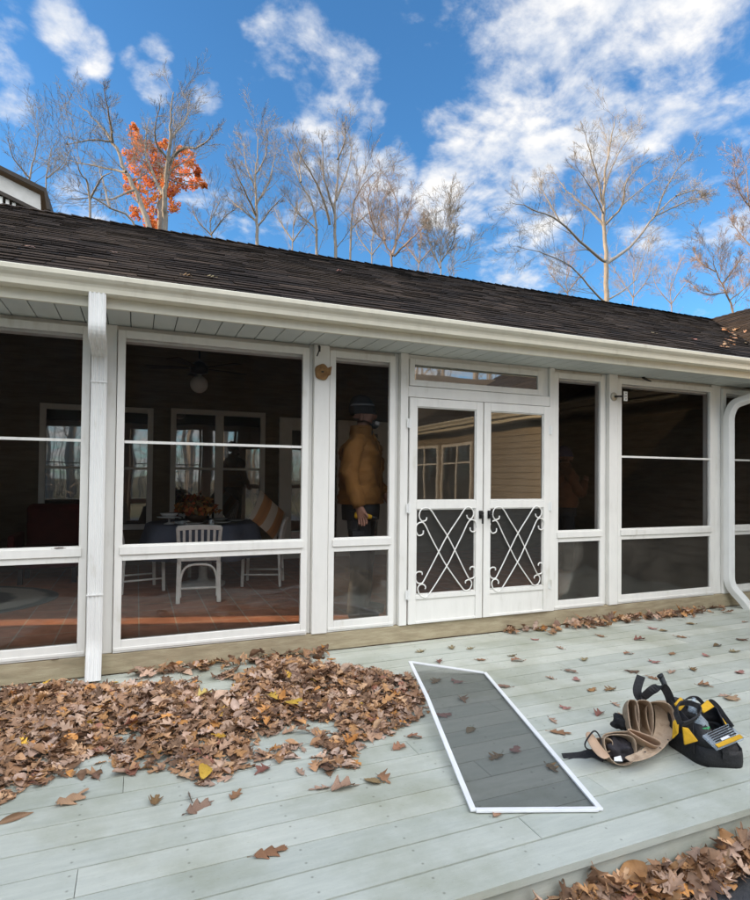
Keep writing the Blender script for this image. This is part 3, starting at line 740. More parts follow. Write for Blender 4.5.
tree('bare_tree', 'large wide bare tree with pale limbs standing alone above the right part of the roof', 'tree', [
  ([(606,312),(606,262),(604,230),(603,205),(605,172),(611,142),(615,116)], .24, 0),
  ([(606,262),(585,246),(560,222),(530,208),(511,202)], .12, -2), ([(606,264),(630,246),(655,216),(676,196),(700,184)], .13, 2),
  ([(604,226),(585,206),(567,191),(553,172)], .09, 2), ([(605,225),(622,205),(627,180),(652,158)], .09, -2), ([(603,205),(597,176),(590,152),(584,132)], .08, -1),
  ([(606,304),(592,290),(570,266),(540,252),(512,246)], .08, -2), ([(607,300),(635,280),(648,240)], .06, 2), ([(655,216),(670,180),(694,152)], .07, -1),
  ([(676,196),(695,190),(705,196)], .05, 1), ([(604,190),(615,160),(630,135)], .06, 2), ([(560,222),(545,195),(540,178)], .05, 1), ([(604,215),(592,190),(575,165)], .06, -2), ([(655,216),(690,200),(704,200)], .05,-2),([(622,205),(640,190),(660,175)],.05,1)], y=26, seed=21, dens=.88)
tree('bare_tree', 'tall bare tree cut by the right edge of the photo', 'tree', [
  ([(768,330),(760,255),(750,205),(746,165)], .18, 0), ([(760,255),(740,235),(728,215)], .07, 1), ([(752,210),(738,190),(733,165)], .06, -1), ([(760,240),(785,200),(790,160)], .08, 1), ([(750,200),(762,170),(765,140)], .06, 0)], y=26, seed=23, bark='bark_red')
tree('bare_tree', 'short reddish bare tree at the right above the roof valley', 'tree', [
  ([(735,325),(726,292),(716,272),(712,252)], .13, 0), ([(726,292),(704,294),(688,280)], .05, 1), ([(722,284),(735,268),(742,254)], .06, -1), ([(716,272),(700,262),(694,250)], .05, 1), ([(730,300),(748,285),(756,270)], .05, 1)], y=24, seed=26, bark='bark_red')
tree('bare_tree', 'bare tree with a pale straight trunk at the left edge above the gabled house', 'tree', [
  ([(24,215),(30,178),(36,150),(40,128)], .11, 0), ([(40,1000),(47,178),(57,142)], .08, 1), ([(30,178),(15,160),(8,140)], .05, -1), ([(47,178),(62,165),(70,150)], .04, 1)], y=30, seed=29, bark='bark_grey', dens=.7)
tree('bare_tree', 'thin bare tree leaning left just left of the orange tree', 'tree', [
  ([(138,236),(110,208),(92,198),(66,200)], .07, 0), ([(92,1000),(90,200),(82,176),(74,156)], .07, -1), ([(110,208),(104,185),(98,165)], .04, 1), ([(90,200),(100,180),(112,172)], .04, -1)], y=21, seed=31, bark='bark_grey', dens=.55)
k = 0
LOW = [((212,248),(210,222),(216,200),31,'low bare sapling between the orange tree and the slim upright tree','bark'),
 ((292,258),(294,225),(298,200),33,'low bare tree in the gap between the slim tree and the many stemmed tree','bark'),
 ((418,276),(420,250),(415,232),32,'low twiggy tree between the russet tree and the wispy sapling','bark_red'),
 ((568,306),(566,280),(570,258),33,'low hazy bare tree behind the left limbs of the large wide tree','bark_red'),
 ((632,314),(634,282),(628,250),34,'low hazy bare tree behind the right limbs of the large wide tree','bark_red'),
 ((672,318),(670,290),(676,262),34,'low bare tree between the large wide tree and the short reddish tree','bark_red'),
 ((372,270),(372,240),(378,214),34,'low bare tree behind the many stemmed tree and the russet tree','bark')]
for b, m_, t_, yy, lab, bk in LOW:
    k += 1; dx = 14
    tree('bare_tree', lab, 'tree', [([b, m_, t_], .08, 0), ([((b[0]+m_[0])/2, (b[1]+m_[1])/2), (m_[0]-dx, m_[1]-4), (t_[0]-dx*1.7, t_[1]+6)], .05, 1), ([((b[0]+m_[0])/2, (b[1]+m_[1])/2), (m_[0]+dx, m_[1]-4), (t_[0]+dx*1.7, t_[1]+6)], .05, -1), ([m_, (t_[0]+6, t_[1]-4)], .04, 1)], y=yy, seed=40+k, bark=bk, maxl=4, dens=.75)

# the orange tree: crown of many separate leaves
def leaf_tree():
    y = 31.0; rnd.seed(77)
    root = thing('orange_tree', 'autumn tree with glowing orange leaves behind the forked bare tree', 'tree', tuple(at(160,240,y)[:2])+(-.2,))
    pts = [at(160,240,y), at(160,205,y), at(162,175,y), at(150,140,y)]; g0 = pts[0].copy(); g0.z = -.2
    tb = MB(); sp = smooth_path([g0]+pts, 4); n = len(sp); tb.tube(sp, [.16*(1-i/n)+.03 for i in range(n)], 7, cap=False)
    clumps = [(137,140,9),(132,155,8),(143,150,9),(150,145,7),(140,170,10),(130,178,8),(150,185,10),(160,160,9),(163,145,5),(168,172,10),(178,165,9),(188,160,8),(190,175,9),(197,183,7),(180,185,9),(165,195,10),(145,200,9),(137,212,7),(150,222,8),(160,212,8),(175,205,7),(140,190,7),(152,168,8),(128,190,6),(135,130,5),(158,228,7),(147,230,7),(170,190,8),(200,172,5),(203,185,4),(183,152,6),(145,208,6),(160,180,9)]
    lb = MB(); tones = []
    for (cx, cy, rr) in clumps:
        c = at(cx, cy, y+rnd.uniform(-1.6,1.6)); rad = rr/CF*y*.95
        pq = interp(sp, min(.98, max(.3, (c.z)/sp[-1].z*.85)))[0]; tb.tube(smooth_path([pq, pq.lerp(c,.5)+Vector((0,0,-.2)), c], 3), [.045,.04,.035,.03,.025,.02,.015], 4, cap=False)
        base = rnd.uniform(.0,1)
        nsub = 7
        subs = [c + rdir()*rad*rnd.uniform(.3,1.0) for _ in range(nsub)]
        for sc in subs:
            for _ in range(40):
                p = sc + rdir()*rad*.55*rnd.random()**.6
                a = rdir(); b_ = a.cross(rdir()).normalized(); s = rnd.uniform(.045,.085)
                lb.add([p-a*s, p+b_*s*.6, p+a*s, p-b_*s*.6], [(0,1,2,3)])
                w = min(1, max(0, base*.6 + rnd.random()*.4)); tones.append((.58+.18*w, .15+.17*w, .040+.04*w, 1))
    tb.build('trunk', M['bark_grey'], root, smooth=True, fix=False)
    mt, t, b, o = nt('orange_foliage'); at_ = N(t, 'ShaderNodeAttribute', attribute_name='tone'); t.links.new(at_.outputs['Color'], b.inputs['Base Color']); b.inputs['Roughness'].default_value = .7
    tl = N(t, 'ShaderNodeBsdfTranslucent'); t.links.new(at_.outputs['Color'], tl.inputs[0]); mx = N(t, 'ShaderNodeMixShader'); mx.inputs[0].default_value = .45
    t.links.new(b.outputs[0], mx.inputs[1]); t.links.new(tl.outputs[0], mx.inputs[2]); t.links.new(mx.outputs[0], o.inputs[0])
    ob = lb.build('crown', mt, root, fix=False); a = ob.data.attributes.new('tone', 'FLOAT_COLOR', 'FACE'); a.data.foreach_set('color', [x for c in tones for x in c])
leaf_tree()

# the wood behind the photographer, seen only as reflections in the panes
def far_wood():
    rnd.seed(5); mb = MB()
    for i in range(1500):
        x = rnd.uniform(-35, 60); y = rnd.uniform(-46, -15); H = rnd.uniform(1.5, 6.5); r = rnd.uniform(.015,.05)
        pts = wiggle(Vector((x,y,-.2)), Vector((0,0,1)), H, 4, .13, .05); mb.tube(pts, [r, r*.8, r*.6, r*.4, r*.2], 3, cap=False)
        for q_ in range(5):
            p, tg = interp(pts, rnd.uniform(.1,.95)); mb.tube(wiggle(p, (tg*.4+rdir()).normalized(), H*.3, 2, .2, .1), [r*.5, r*.3, r*.15], 3, cap=False)
    for i in range(150):
        x = rnd.uniform(-35, 60); y = rnd.uniform(-46, -14); H = rnd.uniform(10, 17); r = rnd.uniform(.10,.24)
        pts = wiggle(Vector((x,y,-.2)), Vector((0,0,1)), H, 6, .06, .1)
        mb.tube(pts, [r*(1-i/7)+.02 for i in range(7)], 5, cap=False)
        grow(mb, pts, r, .03, H*.5, 2, 4, .9, .3, None, .014)
    return tag(mb.build('bare_wood', M['bark'], fix=False), 'bare brown winter wood facing the porch, mirrored in the door glass', 'wood', kind='stuff')
far_wood()

# ================================================================== fallen leaves
LT = [(.34,.20,.11),(.38,.24,.14),(.30,.165,.075),(.34,.18,.075),(.26,.155,.095),(.30,.19,.125),(.20,.115,.065),(.36,.25,.18),(.17,.095,.055),(.33,.22,.16),(.27,.15,.08),(.37,.27,.215),(.23,.14,.09),(.29,.20,.15),(.22,.12,.06),(.12,.07,.042),(.15,.09,.055),(.11,.065,.045)]
def leaf_shape(rng, lobes=True):
    """one curled oak leaf, unit length, lying in x-y"""
    n = 17; vs = []; a = rng.uniform(-.45,.75); b = rng.uniform(-.40,.40); tw = rng.uniform(-.5,.5); ph = rng.choice((0,1)); wid = rng.uniform(.27,.40); lf = rng.uniform(2.6,3.6); lp = rng.uniform(0,1.5)
    for i in range(n):
        t = i/(n-1); w = math.sin(PI*min(1,max(0,(t*.93+.05)))**.85)*wid
        lb_ = math.cos(2*PI*lf*t+lp)
        if lobes: w *= .76 + .33*lb_
        z0 = b*((t-.5)**2)*1.3; yb = .05*math.sin(4*t+ph)
        fw_ = .09*(lb_ if lobes else 0)
        for u in (-1, -.5, 0, .5, 1):
            zz_ = z0 + a*(w*abs(u))**2*2.6 + abs(u)*w*.08 + tw*(t-.5)*u*w + rng.uniform(-.015,.015)
            vs.append((t-.5 + fw_*abs(u), yb+u*w, zz_))
    fs = [(i*5+j, i*5+j+1, (i+1)*5+j+1, (i+1)*5+j) for i in range(n-1) for j in range(4)]
    k = len(vs); vs += [(-.5,-.012,vs[2][2]), (-.5,.012,vs[2][2]), (-.72,.008,vs[2][2]+rng.uniform(-.02,.10)), (-.72,-.008,vs[2][2]+rng.uniform(-.02,.1))]; fs.append((k,k+1,k+2,k+3))
    v = np.array(vs); v[:,2] -= v[:,2].min(); return v, fs
rng = random.Random(4)
SHAPES = [leaf_shape(rng, i % 6 != 5) for i in range(30)]
def rotm(yaw, pitch, roll):
    cy, sy, cp, sp, cr, sr = math.cos(yaw), math.sin(yaw), math.cos(pitch), math.sin(pitch), math.cos(roll), math.sin(roll)
    return np.array([[cy,-sy,0],[sy,cy,0],[0,0,1]]) @ np.array([[cp,0,sp],[0,1,0],[-sp,0,cp]]) @ np.array([[1,0,0],[0,cr,-sr],[0,sr,cr]])
def leaf_heap(name, items, label, cat):
    """items: (x, y, z, yaw, pitch, roll, length, tone) -> one mesh"""
    V, F, T = [], [], []; n = 0
    for i, (x, y, z, yw, pt, rl, L, tone) in enumerate(items):
        v, fs = SHAPES[i % len(SHAPES)]; q = (v*np.array([L,L,L])) @ rotm(yw, pt, rl).T
        q = q - np.array([0,0,q[:,2].min()]) + np.array([x,y,z]); V.append(q)
        F += [tuple(k+n for k in f) for f in fs]; n += len(v); T += [tone]*len(fs)
    V = np.concatenate(V); me = bpy.data.meshes.new(name); me.from_pydata(V.tolist(), [], F); me.materials.append(M['leaf'])
    me.attributes.new('tone', 'FLOAT_COLOR', 'FACE').data.foreach_set('color', [c for t in T for c in (t[0],t[1],t[2],1)])
    me.polygons.foreach_set('use_smooth', [True]*len(F)); me.update()
    o = bpy.data.objects.new(name, me); COL.objects.link(o); return tag(o, label, cat, kind='stuff')
def tone(r):
    c = r.choice(LT); k = r.uniform(1.0,1.65)
    x = r.random()
    if x < .007: c = (.55,.34,.05)
    elif x < .035: c = (.40,.19,.06)
    elif x < .048: c = (.24,.11,.075)
    return tuple(a*k for a in c)
def inpoly(x, y, P):
    c = False; n = len(P); j = n-1
    for i in range(n):
        if (P[i][1] > y) != (P[j][1] > y) and x < (P[j][0]-P[i][0])*(y-P[i][1])/(P[j][1]-P[i][1])+P[i][0]: c = not c
        j = i
    return c
r = random.Random(21)
PILE = [(-70,690),(0,672),(60,668),(140,676),(215,668),(262,652),(300,650),(338,656),(372,660),(410,668),(424,690),(428,715),(410,730),(370,742),(356,768),(330,775),(300,762),(262,762),(232,776),(205,790),(170,772),(135,772),(110,780),(60,778),(0,806),(-80,830)]
PILE = [(a, b+(9 if b < 700 and a < 412 else 0)) for a, b in PILE]
PW = [tuple(gnd(a,b)[:2]) for a, b in PILE]
x0, x1 = min(p[0] for p in PW), max(p[0] for p in PW); y0, y1 = min(p[1] for p in PW), min(4.55, max(p[1] for p in PW))
HOLES = [(gnd(215,688),.16),(gnd(140,668),.13),(gnd(180,672),.14),(gnd(95,765),.10),(gnd(130,740),.07),(gnd(250,668),.10),(gnd(300,735),.14),(gnd(322,730),.12),(gnd(265,745),.10),(gnd(310,755),.10),(gnd(205,745),.06),(gnd(400,690),.06),(gnd(235,660),.12),(gnd(100,676),.12)]
def edge_d(x, y):
    best = 9
    for i in range(len(PW)):
        ax, ay = PW[i]; bx, by = PW[(i+1)%len(PW)]; dx, dy = bx-ax, by-ay; t = max(0,min(1,((x-ax)*dx+(y-ay)*dy)/(dx*dx+dy*dy+1e-9)))
        best = min(best, math.hypot(ax+t*dx-x, ay+t*dy-y))
    return best
items = []
while len(items) < 6200:
    x, y = r.uniform(x0-.1,x1+.1), r.uniform(y0-.1,y1)
    if y > 4.50 or not inpoly(x, y, PW): continue
    if 1.2 < x and abs((x-1.70)-(y-3.0)*.30) < .0: continue
    e = edge_d(x, y); hole = min([9]+[math.hypot(x-h[0].x, y-h[0].y)/h[1] for h in HOLES])
    if hole < 1 and r.random() < .93: continue
    if e < .22 and r.random() > .25 + e*3.2: continue
    if math.hypot(x+.25, y-4.5) < .13: continue
    nz = mnoise.noise(Vector((x*2.2, y*2.2, 3)))
    hgt = min(1, e/.35)*(.026 + .040*max(0, nz+.5)); 
    if hole < 1.8: hgt *= max(0,(hole-.8))
    z = .001 + hgt*r.random()**.8
    flat = 1 - min(1, hgt/.05)*.7
    items.append((x, y, z, r.uniform(0,6.28), r.gauss(0,.36)*(1-.55*flat), r.gauss(0,.42)*(1-.55*flat), r.uniform(.042,.098), tone(r)))
leaf_heap('fallen_leaves', items, 'thick drift of dry brown oak leaves heaped across the deck in front of the left windows', 'leaves')
# leaves blown against the sill, and the drift below the deck edge
items = []
for _ in range(330):
    px = r.choice([r.uniform(130,330), r.uniform(505,730), r.uniform(575,700)]); x = gnd(px, 640).x
    x = aty = at(px, 640, 4.5).x
    items.append((x, 4.60-.035-abs(r.gauss(0,.085)), .001+.03*r.random()**2, r.uniform(0,6.28), r.gauss(0,.35), r.gauss(0,.4), r.uniform(.07,.11), tone(r)))
leaf_heap('fallen_leaves', items, 'thin line of dry leaves blown against the tan sill below the right windows', 'leaves')
items = []
for _ in range(1300):
    x = r.uniform(.5, 4.6); w = .115 + .03*math.sin(x*3.1)+.02*math.sin(x*7.3); d = abs(r.gauss(0,.5)); 
    if d > 1: continue
    y = 1.765 - .03 - d*w; hh = (1-d)*.095
    items.append((x, y, -.199 + hh*r.random(), r.uniform(0,6.28), r.gauss(0,.45), r.gauss(0,.45), r.uniform(.055,.115), tone(r)))
leaf_heap('fallen_leaves', items, 'drift of brown and yellow leaves on the dark driveway along the deck edge', 'leaves')

# single leaves that can be told apart
def leaf_mesh(i, col):
    v, fs = SHAPES[i % len(SHAPES)]; me = bpy.data.meshes.new('leaf'); me.from_pydata(v.tolist(), [], fs); me.materials.append(M['leaf'])
    me.attributes.new('tone', 'FLOAT_COLOR', 'FACE').data.foreach_set('color', [c for _ in fs for c in (*col,1)])
    me.polygons.foreach_set('use_smooth', [True]*len(fs)); return me
LM = [leaf_mesh(i, tuple(a*r.uniform(.85,1.2) for a in r.choice(LT))) for i in range(14)]
def leaf(p, L, label, group=None, me=None, yaw=None, tilt=0, roll=0, name='fallen_leaf'):
    o = bpy.data.objects.new(name, me or r.choice(LM)); COL.objects.link(o); o.location = p; o.scale = (L,L,L); o.rotation_euler = (roll, tilt, r.uniform(0,6.28) if yaw is None else yaw)
    return tag(o, label, 'leaf', group)
SCAT = [(653,629),(664,631),(680,637),(717,646),(628,654),(672,654),(654,662),(706,656),(740,673),(742,640),(672,672),(693,670),(705,686),(724,696),(610,690),(652,678),(515,628),(528,629),(540,631),(552,627),(560,648),(511,656),(517,661),(550,678),(571,672),(577,680),(592,690),(503,687),(565,708),(553,721),(600,714),(620,716),(452,648),(470,649),(439,662),(420,652),(535,640),(585,660),(640,640),(690,624),(735,652),(600,636),(632,672),(745,622),(560,733),(616,705),(480,660)]
for px, py in SCAT:
    leaf(gnd(px, py, .002), r.uniform(.075,.115), 'small dry brown leaf lying loose on the bare boards right of the drift', 'loose leaves scattered on the right of the deck')
UND = [(436,682),(457,682),(444,716),(470,731),(496,758),(516,751),(552,769),(463,700)]
for px, py in UND:
    leaf(gnd(px, py, .0015), r.uniform(.085,.11), 'brown oak leaf seen through the dark mesh of the fallen screen', 'leaves under the fallen screen')
for px, py in [(155,801),(262,771),(236,795),(320,789),(384,779),(400,748),(415,738),(372,782),(300,772)]:
    leaf(gnd(px, py, .002), r.uniform(.07,.10), 'small dry leaf strayed from the front edge of the leaf drift', 'leaves strayed in front of the drift', roll=r.uniform(-.3,.3))
Y1_, TAN = (.52,.33,.05), (.40,.25,.15)
leaf(gnd(271,853,.002), .135, 'lone spiky brown oak leaf near the bottom edge, on bare pale boards', me=leaf_mesh(1,(.25,.13,.07)), yaw=.2)
leaf(gnd(72,800,.002), .14, 'large flat tan oak leaf just in front of the drift at the left', me=leaf_mesh(2,TAN), yaw=.75)
leaf(gnd(16,818,.002), .11, 'narrow rolled brown leaf at the left edge of the deck', me=leaf_mesh(5,(.24,.15,.09)), yaw=.35, roll=.9).scale = (.13,.05,.12)
leaf(gnd(205,772,.03), .12, 'curled bright yellow leaf at the front edge of the drift', me=leaf_mesh(11,Y1_), yaw=1.2, roll=.5)
leaf(gnd(294,703,.09), .12, 'yellow leaf lying on top of the drift in front of the second window', me=leaf_mesh(3,Y1_), yaw=.3)
leaf(gnd(205,694,.07), .10, 'pale yellow leaf on the drift behind the others', me=leaf_mesh(4,(.55,.42,.14)), yaw=.6)
leaf(gnd(272,697,.09), .10, 'mustard yellow leaf on the drift left of the bigger yellow one', me=leaf_mesh(6,(.50,.32,.06)), yaw=2.0)
leaf(gnd(219,736,.06), .085, 'small orange yellow leaf in the middle of the drift', me=leaf_mesh(8,(.48,.27,.04)), yaw=2.6)
leaf(gnd(352,740,.03), .12, 'orange leaf on the right front edge of the drift', me=leaf_mesh(9,(.45,.19,.05)), yaw=.9)
leaf(gnd(200,808,.002), .13, 'crumpled brown leaf standing clear in front of the yellow leaf', me=leaf_mesh(7,(.22,.14,.10)), yaw=.5, roll=.5)
leaf(gnd(190,798,.002), .10, 'small upright brown leaf beside the crumpled one', me=leaf_mesh(10,(.25,.16,.11)), yaw=1.7, roll=1.0)
leaf(gnd(345,788,.002), .13, 'pale brown leaf pointing at the viewer in front of the drift, left of the screen', me=leaf_mesh(12,(.30,.19,.13)), yaw=.1)
leaf(gnd(498,815,.002), .06, 'tiny tan leaf at the front edge of the fallen screen', me=leaf_mesh(13,(.36,.22,.14)), yaw=.4)
leaf(gnd(732,699,.002), .12, 'broad tan leaf behind the yellow tool bag', me=leaf_mesh(2,(.38,.26,.16)), yaw=.3)
p = at(60, 547.6, 4.594); leaf((p.x, 4.592, .9272), .075, 'brown leaf caught on the middle rail of the leftmost window', me=leaf_mesh(0,(.22,.12,.09)), yaw=.1)
p = at(55, 657, 4.598); leaf((p.x, 4.598, .1505), .05, 'tiny leaf caught on the sill below the leftmost window', me=leaf_mesh(0,(.15,.09,.07)), yaw=.1)
def roof_z(y): return RZ + .5*(y-4.08) + .022
for px, py in [(654,334),(694,340),(747,344),(742,336),(188,277),(212,278),(115,253),(340,272),(30,248)]:
    q = ray(px, py); s = (RZ-.5*4.08+.02-CH)/(q.z-.5*q.y) if abs(q.z-.5*q.y) > 1e-6 else 0
    P_ = q*s
    leaf((P_.x, P_.y, roof_z(P_.y)+.004), .08, 'pale fallen leaf lying on the dark shingles', 'leaves on the roof', tilt=0, roll=.46, yaw=0)

# leaves caught in the roof valley
rv = random.Random(8)
for k in range(16):
    px, py = rv.uniform(722,750), rv.uniform(325,349)
    q = ray(px, py); sA = (RZ-.5*4.08+.02-CH)/(q.z-.5*q.y); sB = (RZ-.5*(xw-.03)+.02-CH)/(q.z-.5*q.x)
    wing_ = sB < sA; P_ = q*min(sA, sB); P_.z += CH + .006
    leaf(P_, rv.uniform(.08,.13), 'orange brown leaf caught in the sunny roof valley at the right', 'leaves in the roof valley', me=leaf_mesh(k, rv.choice([(.42,.20,.08),(.35,.2,.12),(.45,.28,.15)])), tilt=-.46 if wing_ else 0, roll=0 if wing_ else .46, yaw=0)

# ================================================================== things on the deck
M['mesh'] = None
m_, t, b, o = nt('grey_screen_mesh'); tr = N(t, 'ShaderNodeBsdfTransparent'); mx = N(t, 'ShaderNodeMixShader'); mx.inputs[0].default_value = .48
b.inputs['Base Color'].default_value = (.060,.068,.068,1); b.inputs['Roughness'].default_value = .5
t.links.new(tr.outputs[0], mx.inputs[1]); t.links.new(b.outputs[0], mx.inputs[2]); t.links.new(mx.outputs[0], o.inputs[0]); M['mesh'] = m_
m_, t, b, o = nt('door_insect_screen'); tr = N(t, 'ShaderNodeBsdfTransparent'); mx = N(t, 'ShaderNodeMixShader'); mx.inputs[0].default_value = .12
b.inputs['Base Color'].default_value = (.15,.15,.14,1); b.inputs['Roughness'].default_value = .5
t.links.new(tr.outputs[0], mx.inputs[1]); t.links.new(b.outputs[0], mx.inputs[2]); t.links.new(mx.outputs[0], o.inputs[0])
for o_ in COL.objects:
    if o_.name.startswith('glass_panel') and o_.parent and o_.parent.name.startswith('screen_door') and max(v.co.z for v in o_.data.vertices) + .2 < 1.6:
        o_.name = 'mesh_panel'; o_.data.materials[0] = m_
M['frame'] = mat('white_aluminium', (.80,.81,.82), (.72,.73,.74), 8, .35)
fs_ = thing('fallen_screen', 'long white framed screen with dark mesh lying bent on the deck', 'window screen', (1.63, 2.07, 0))
BLc, BRc, FD = Vector((1.368,2.165,0)), Vector((1.889,1.969,0)), Vector((.51,1.679,0))
def sc(u, v):
    p = BLc.lerp(BRc, u) + FD*v; hgt = .012 + .080*min(1, max(0,v)/.62)**1.1*max(0, 1-u)
    return Vector((p.x, p.y, hgt))
m = MB(); m.grid(lambda u, v: sc(.02+.96*u, .006+.988*v) - Vector((0,0,.003)), 12, 30); m.build('mesh_panel', M['mesh'], fs_, smooth=True, fix=False)
m = MB()
def strip(fn, n, w, h):
    pts = [fn(i/n) for i in range(n+1)]; rings = []
    for i, p in enumerate(pts):
        t = (pts[min(i+1,n)]-pts[max(i-1,0)]).normalized(); x = t.cross(Vector((0,0,1))).normalized(); y = x.cross(t)
        rings.append([p + x*(a*w/2) + y*(b_*h/2) for a, b_ in ((-1,-1),(1,-1),(1,1),(-1,1))])
    m.loft(rings)
strip(lambda s: sc(0, s*1.004-.002), 24, .026, .011); strip(lambda s: sc(1, s*1.004-.002), 24, .026, .0112)
strip(lambda s: sc(.019+.962*s, 0), 10, .0262, .0108); strip(lambda s: sc(.019+.962*s, 1), 10, .0262, .0109)
m.build('frame', M['frame'], fs_, bevel=.002)

M['leather'] = mat('tan_leather', (.34,.245,.165), (.44,.33,.23), 16, .65, .35, 45, c3=(.22,.145,.09), hi=.72)
M['leather_in'] = mat('suede_inside', (.24,.175,.115), (.30,.225,.15), 9, .9, .3, 60)
M['leather_pale'] = mat('worn_pale_leather', (.47,.32,.215), (.40,.27,.18), 8, .6, .3, 40)
M['webbing'] = mat('black_webbing', (.012,.012,.013), (.022,.022,.024), 60, .75, .3, 200)
M['yellow'] = mat('yellow_fabric', (.62,.36,.015), (.52,.29,.012), 7, .7, .3, 60)
M['blackfab'] = mat('black_nylon', (.012,.012,.013), (.02,.02,.022), 12, .6, .35, 50)
belt = thing('tool_belt', 'tan leather tool belt with open pouches lying on the deck', 'tool belt', tuple(gnd(632,760)))
def pouch(mb, c, n, a, b, dep, ta=.65, tb=.35, up=(0,0,1), k=24, wavy=.05, N_=7):
    c, n, up = Vector(c), Vector(n).normalized(), Vector(up); x = up.cross(n).normalized(); y = n.cross(x); rings = []
    for i in range(N_+1):
        t_ = i/N_; cc = c - n*(dep*t_); A, B = a*(1-(1-ta)*t_**1.3), b*(1-(1-tb)*t_**1.5); ring = []
        for j in range(k):
            an = 2*PI*j/k; ca, sa = math.cos(an), math.sin(an)
            e = .75; px = math.copysign(abs(ca)**e, ca); py = math.copysign(abs(sa)**e, sa)
            wv = 1+wavy*math.sin(3*an+t_*2)
            ring.append(cc + x*(A*px*wv) + y*(B*py*wv) + n*(.012*math.sin(2*an)*(1-t_)))
        rings.append(ring)
    mb.loft(rings, cap0=False, cap1=True)
def lift(p, z): return Vector((p.x, p.y, z))
AN = (-.50,-.80,.36)
m = MB(); pouch(m, at(661,721,2.29), AN, .070, .100, .24, .8, .55, wavy=.03); m.build('pouch', M['leather'], belt, smooth=True, solid=.0035)
m = MB(); pouch(m, at(645,719,2.31), AN, .042, .098, .19, .85, .6, wavy=.04); m.build('pouch', M['leather'], belt, smooth=True, solid=.0035)
m = MB(); pouch(m, at(634,718,2.33), AN, .026, .095, .16, .8, .6, wavy=.05); m.build('pouch', M['leather'], belt, smooth=True, solid=.0035)
m = MB(); pouch(m, at(644,737,2.20), (-.40,-.62,.62), .078, .016, .10, .8, .6, up=(.45,0,1), wavy=.02); m.build('pocket', M['leather_pale'], belt, smooth=True, solid=.0035)
m = MB(); pouch(m, at(621,749,2.245), (-.35,-.84,.42), .078, .070, .20, .85, .6, wavy=.05); pb = m.build('pouch', M['leather'], belt, smooth=True, solid=.0035)
m = MB(); pouch(m, at(624,741,2.30), (-.25,-.70,.65), .105, .050, .17, .85, .5, wavy=.05); m.build('pouch', M['leather'], belt, smooth=True, solid=.0035)
m = MB(); pouch(m, at(603,744,2.31), (-.5,-.5,.6), .045, .032, .12, .9, .6); m.build('pouch', M['leather'], belt, smooth=True, solid=.0035)
def quadstrip(rows, th, name, mt, par):
    m = MB(); n = len(rows[0]); vs = [p for r_ in rows for p in r_]
    m.add(vs, [(i*n+j, i*n+j+1, (i+1)*n+j+1, (i+1)*n+j) for i in range(len(rows)-1) for j in range(n-1)]); return m.build(name, mt, par, smooth=True, solid=th, subd=2)
quadstrip([[at(583,733,2.34), at(592,752,2.25), at(604,761,2.19)], [at(588,730,2.34), at(597,748,2.25), at(609,758,2.19)], [at(593,733,2.35), at(602,748,2.27), at(612,757,2.22)]], .006, 'tool_sleeve', M['leather_pale'], belt)
m = MB(); cc = at(593,741,2.30); m.tube([cc + Vector((.050*math.cos(q), .01*math.sin(q*2), .048*math.sin(q))) for q in [2*PI*i/24 for i in range(25)]], .004, 6); m.build('cord_loop', M['webbing'], belt, smooth=True)
# big curved back panel the pouches are sewn to
OA = [(673,700,2.36),(677,712,2.33),(676,728,2.28),(670,742,2.22),(660,753,2.16),(646,760,2.13),(630,763,2.14)]
IA = [(650,700,2.42),(655,712,2.38),(655,726,2.34),(652,738,2.28),(646,746,2.22),(636,753,2.18),(622,757,2.18)]
rows = []
for o_, i_ in zip(OA, IA):
    p, q = at(*o_), at(*i_); p.z = max(.008,p.z); q.z = max(.02,q.z); rows.append([p, p.lerp(q,.5)+Vector((.012,.012,-.004)), q])
quadstrip(rows, .006, 'back_panel', M['leather'], belt)
# belt band: an arch above the pouches and a tail on the deck
def band(mb, pts, w, wdir, th=.004):
    pts = [Vector(p) for p in pts]; wd = Vector(wdir).normalized(); rings = []
    for i, p in enumerate(pts):
        t = (pts[min(i+1,len(pts)-1)]-pts[max(i-1,0)]).normalized(); x = (wd - t*wd.dot(t)).normalized(); n = t.cross(x)
        rings.append([p + x*(a*w/2)+n*(b_*th/2) for a, b_ in ((-1,-1),(1,-1),(1,1),(-1,1))])
    mb.loft(rings)
m = MB(); band(m, smooth_path([at(641,676,2.44), at(637,690,2.42), at(641,698,2.40), at(652,690,2.36), at(662,686,2.34), at(668,694,2.33), at(672,706,2.33)], 5), .045, (.75,-.6,.25)); 
m.build('belt_band', M['webbing'], belt, smooth=False); m = MB()
tail = smooth_path([at(604,758,2.30), lift(gnd(592,757),.02), lift(gnd(580,757),.006), lift(gnd(563,758),.004)], 6); band(m, tail, .042, (.3,.8,.55))
m.build('belt_band', M['webbing'], belt, smooth=False)
m = MB(); m.tube([at(661,677,2.44), at(666,688,2.42), at(674,703,2.38)], [.016,.0145,.014], 10); m.tube([at(659.5,675,2.445), at(661,677,2.44)], [.019,.0175], 10)
hm = m.build('hammer_handle', mat('black_rubber', (.02,.024,.026), rough=.6), None, smooth=True); tag(hm, 'black rubber hammer handle sticking up out of the tan tool belt', 'hammer')
m = MB(); c_ = at(614,753,2.24)
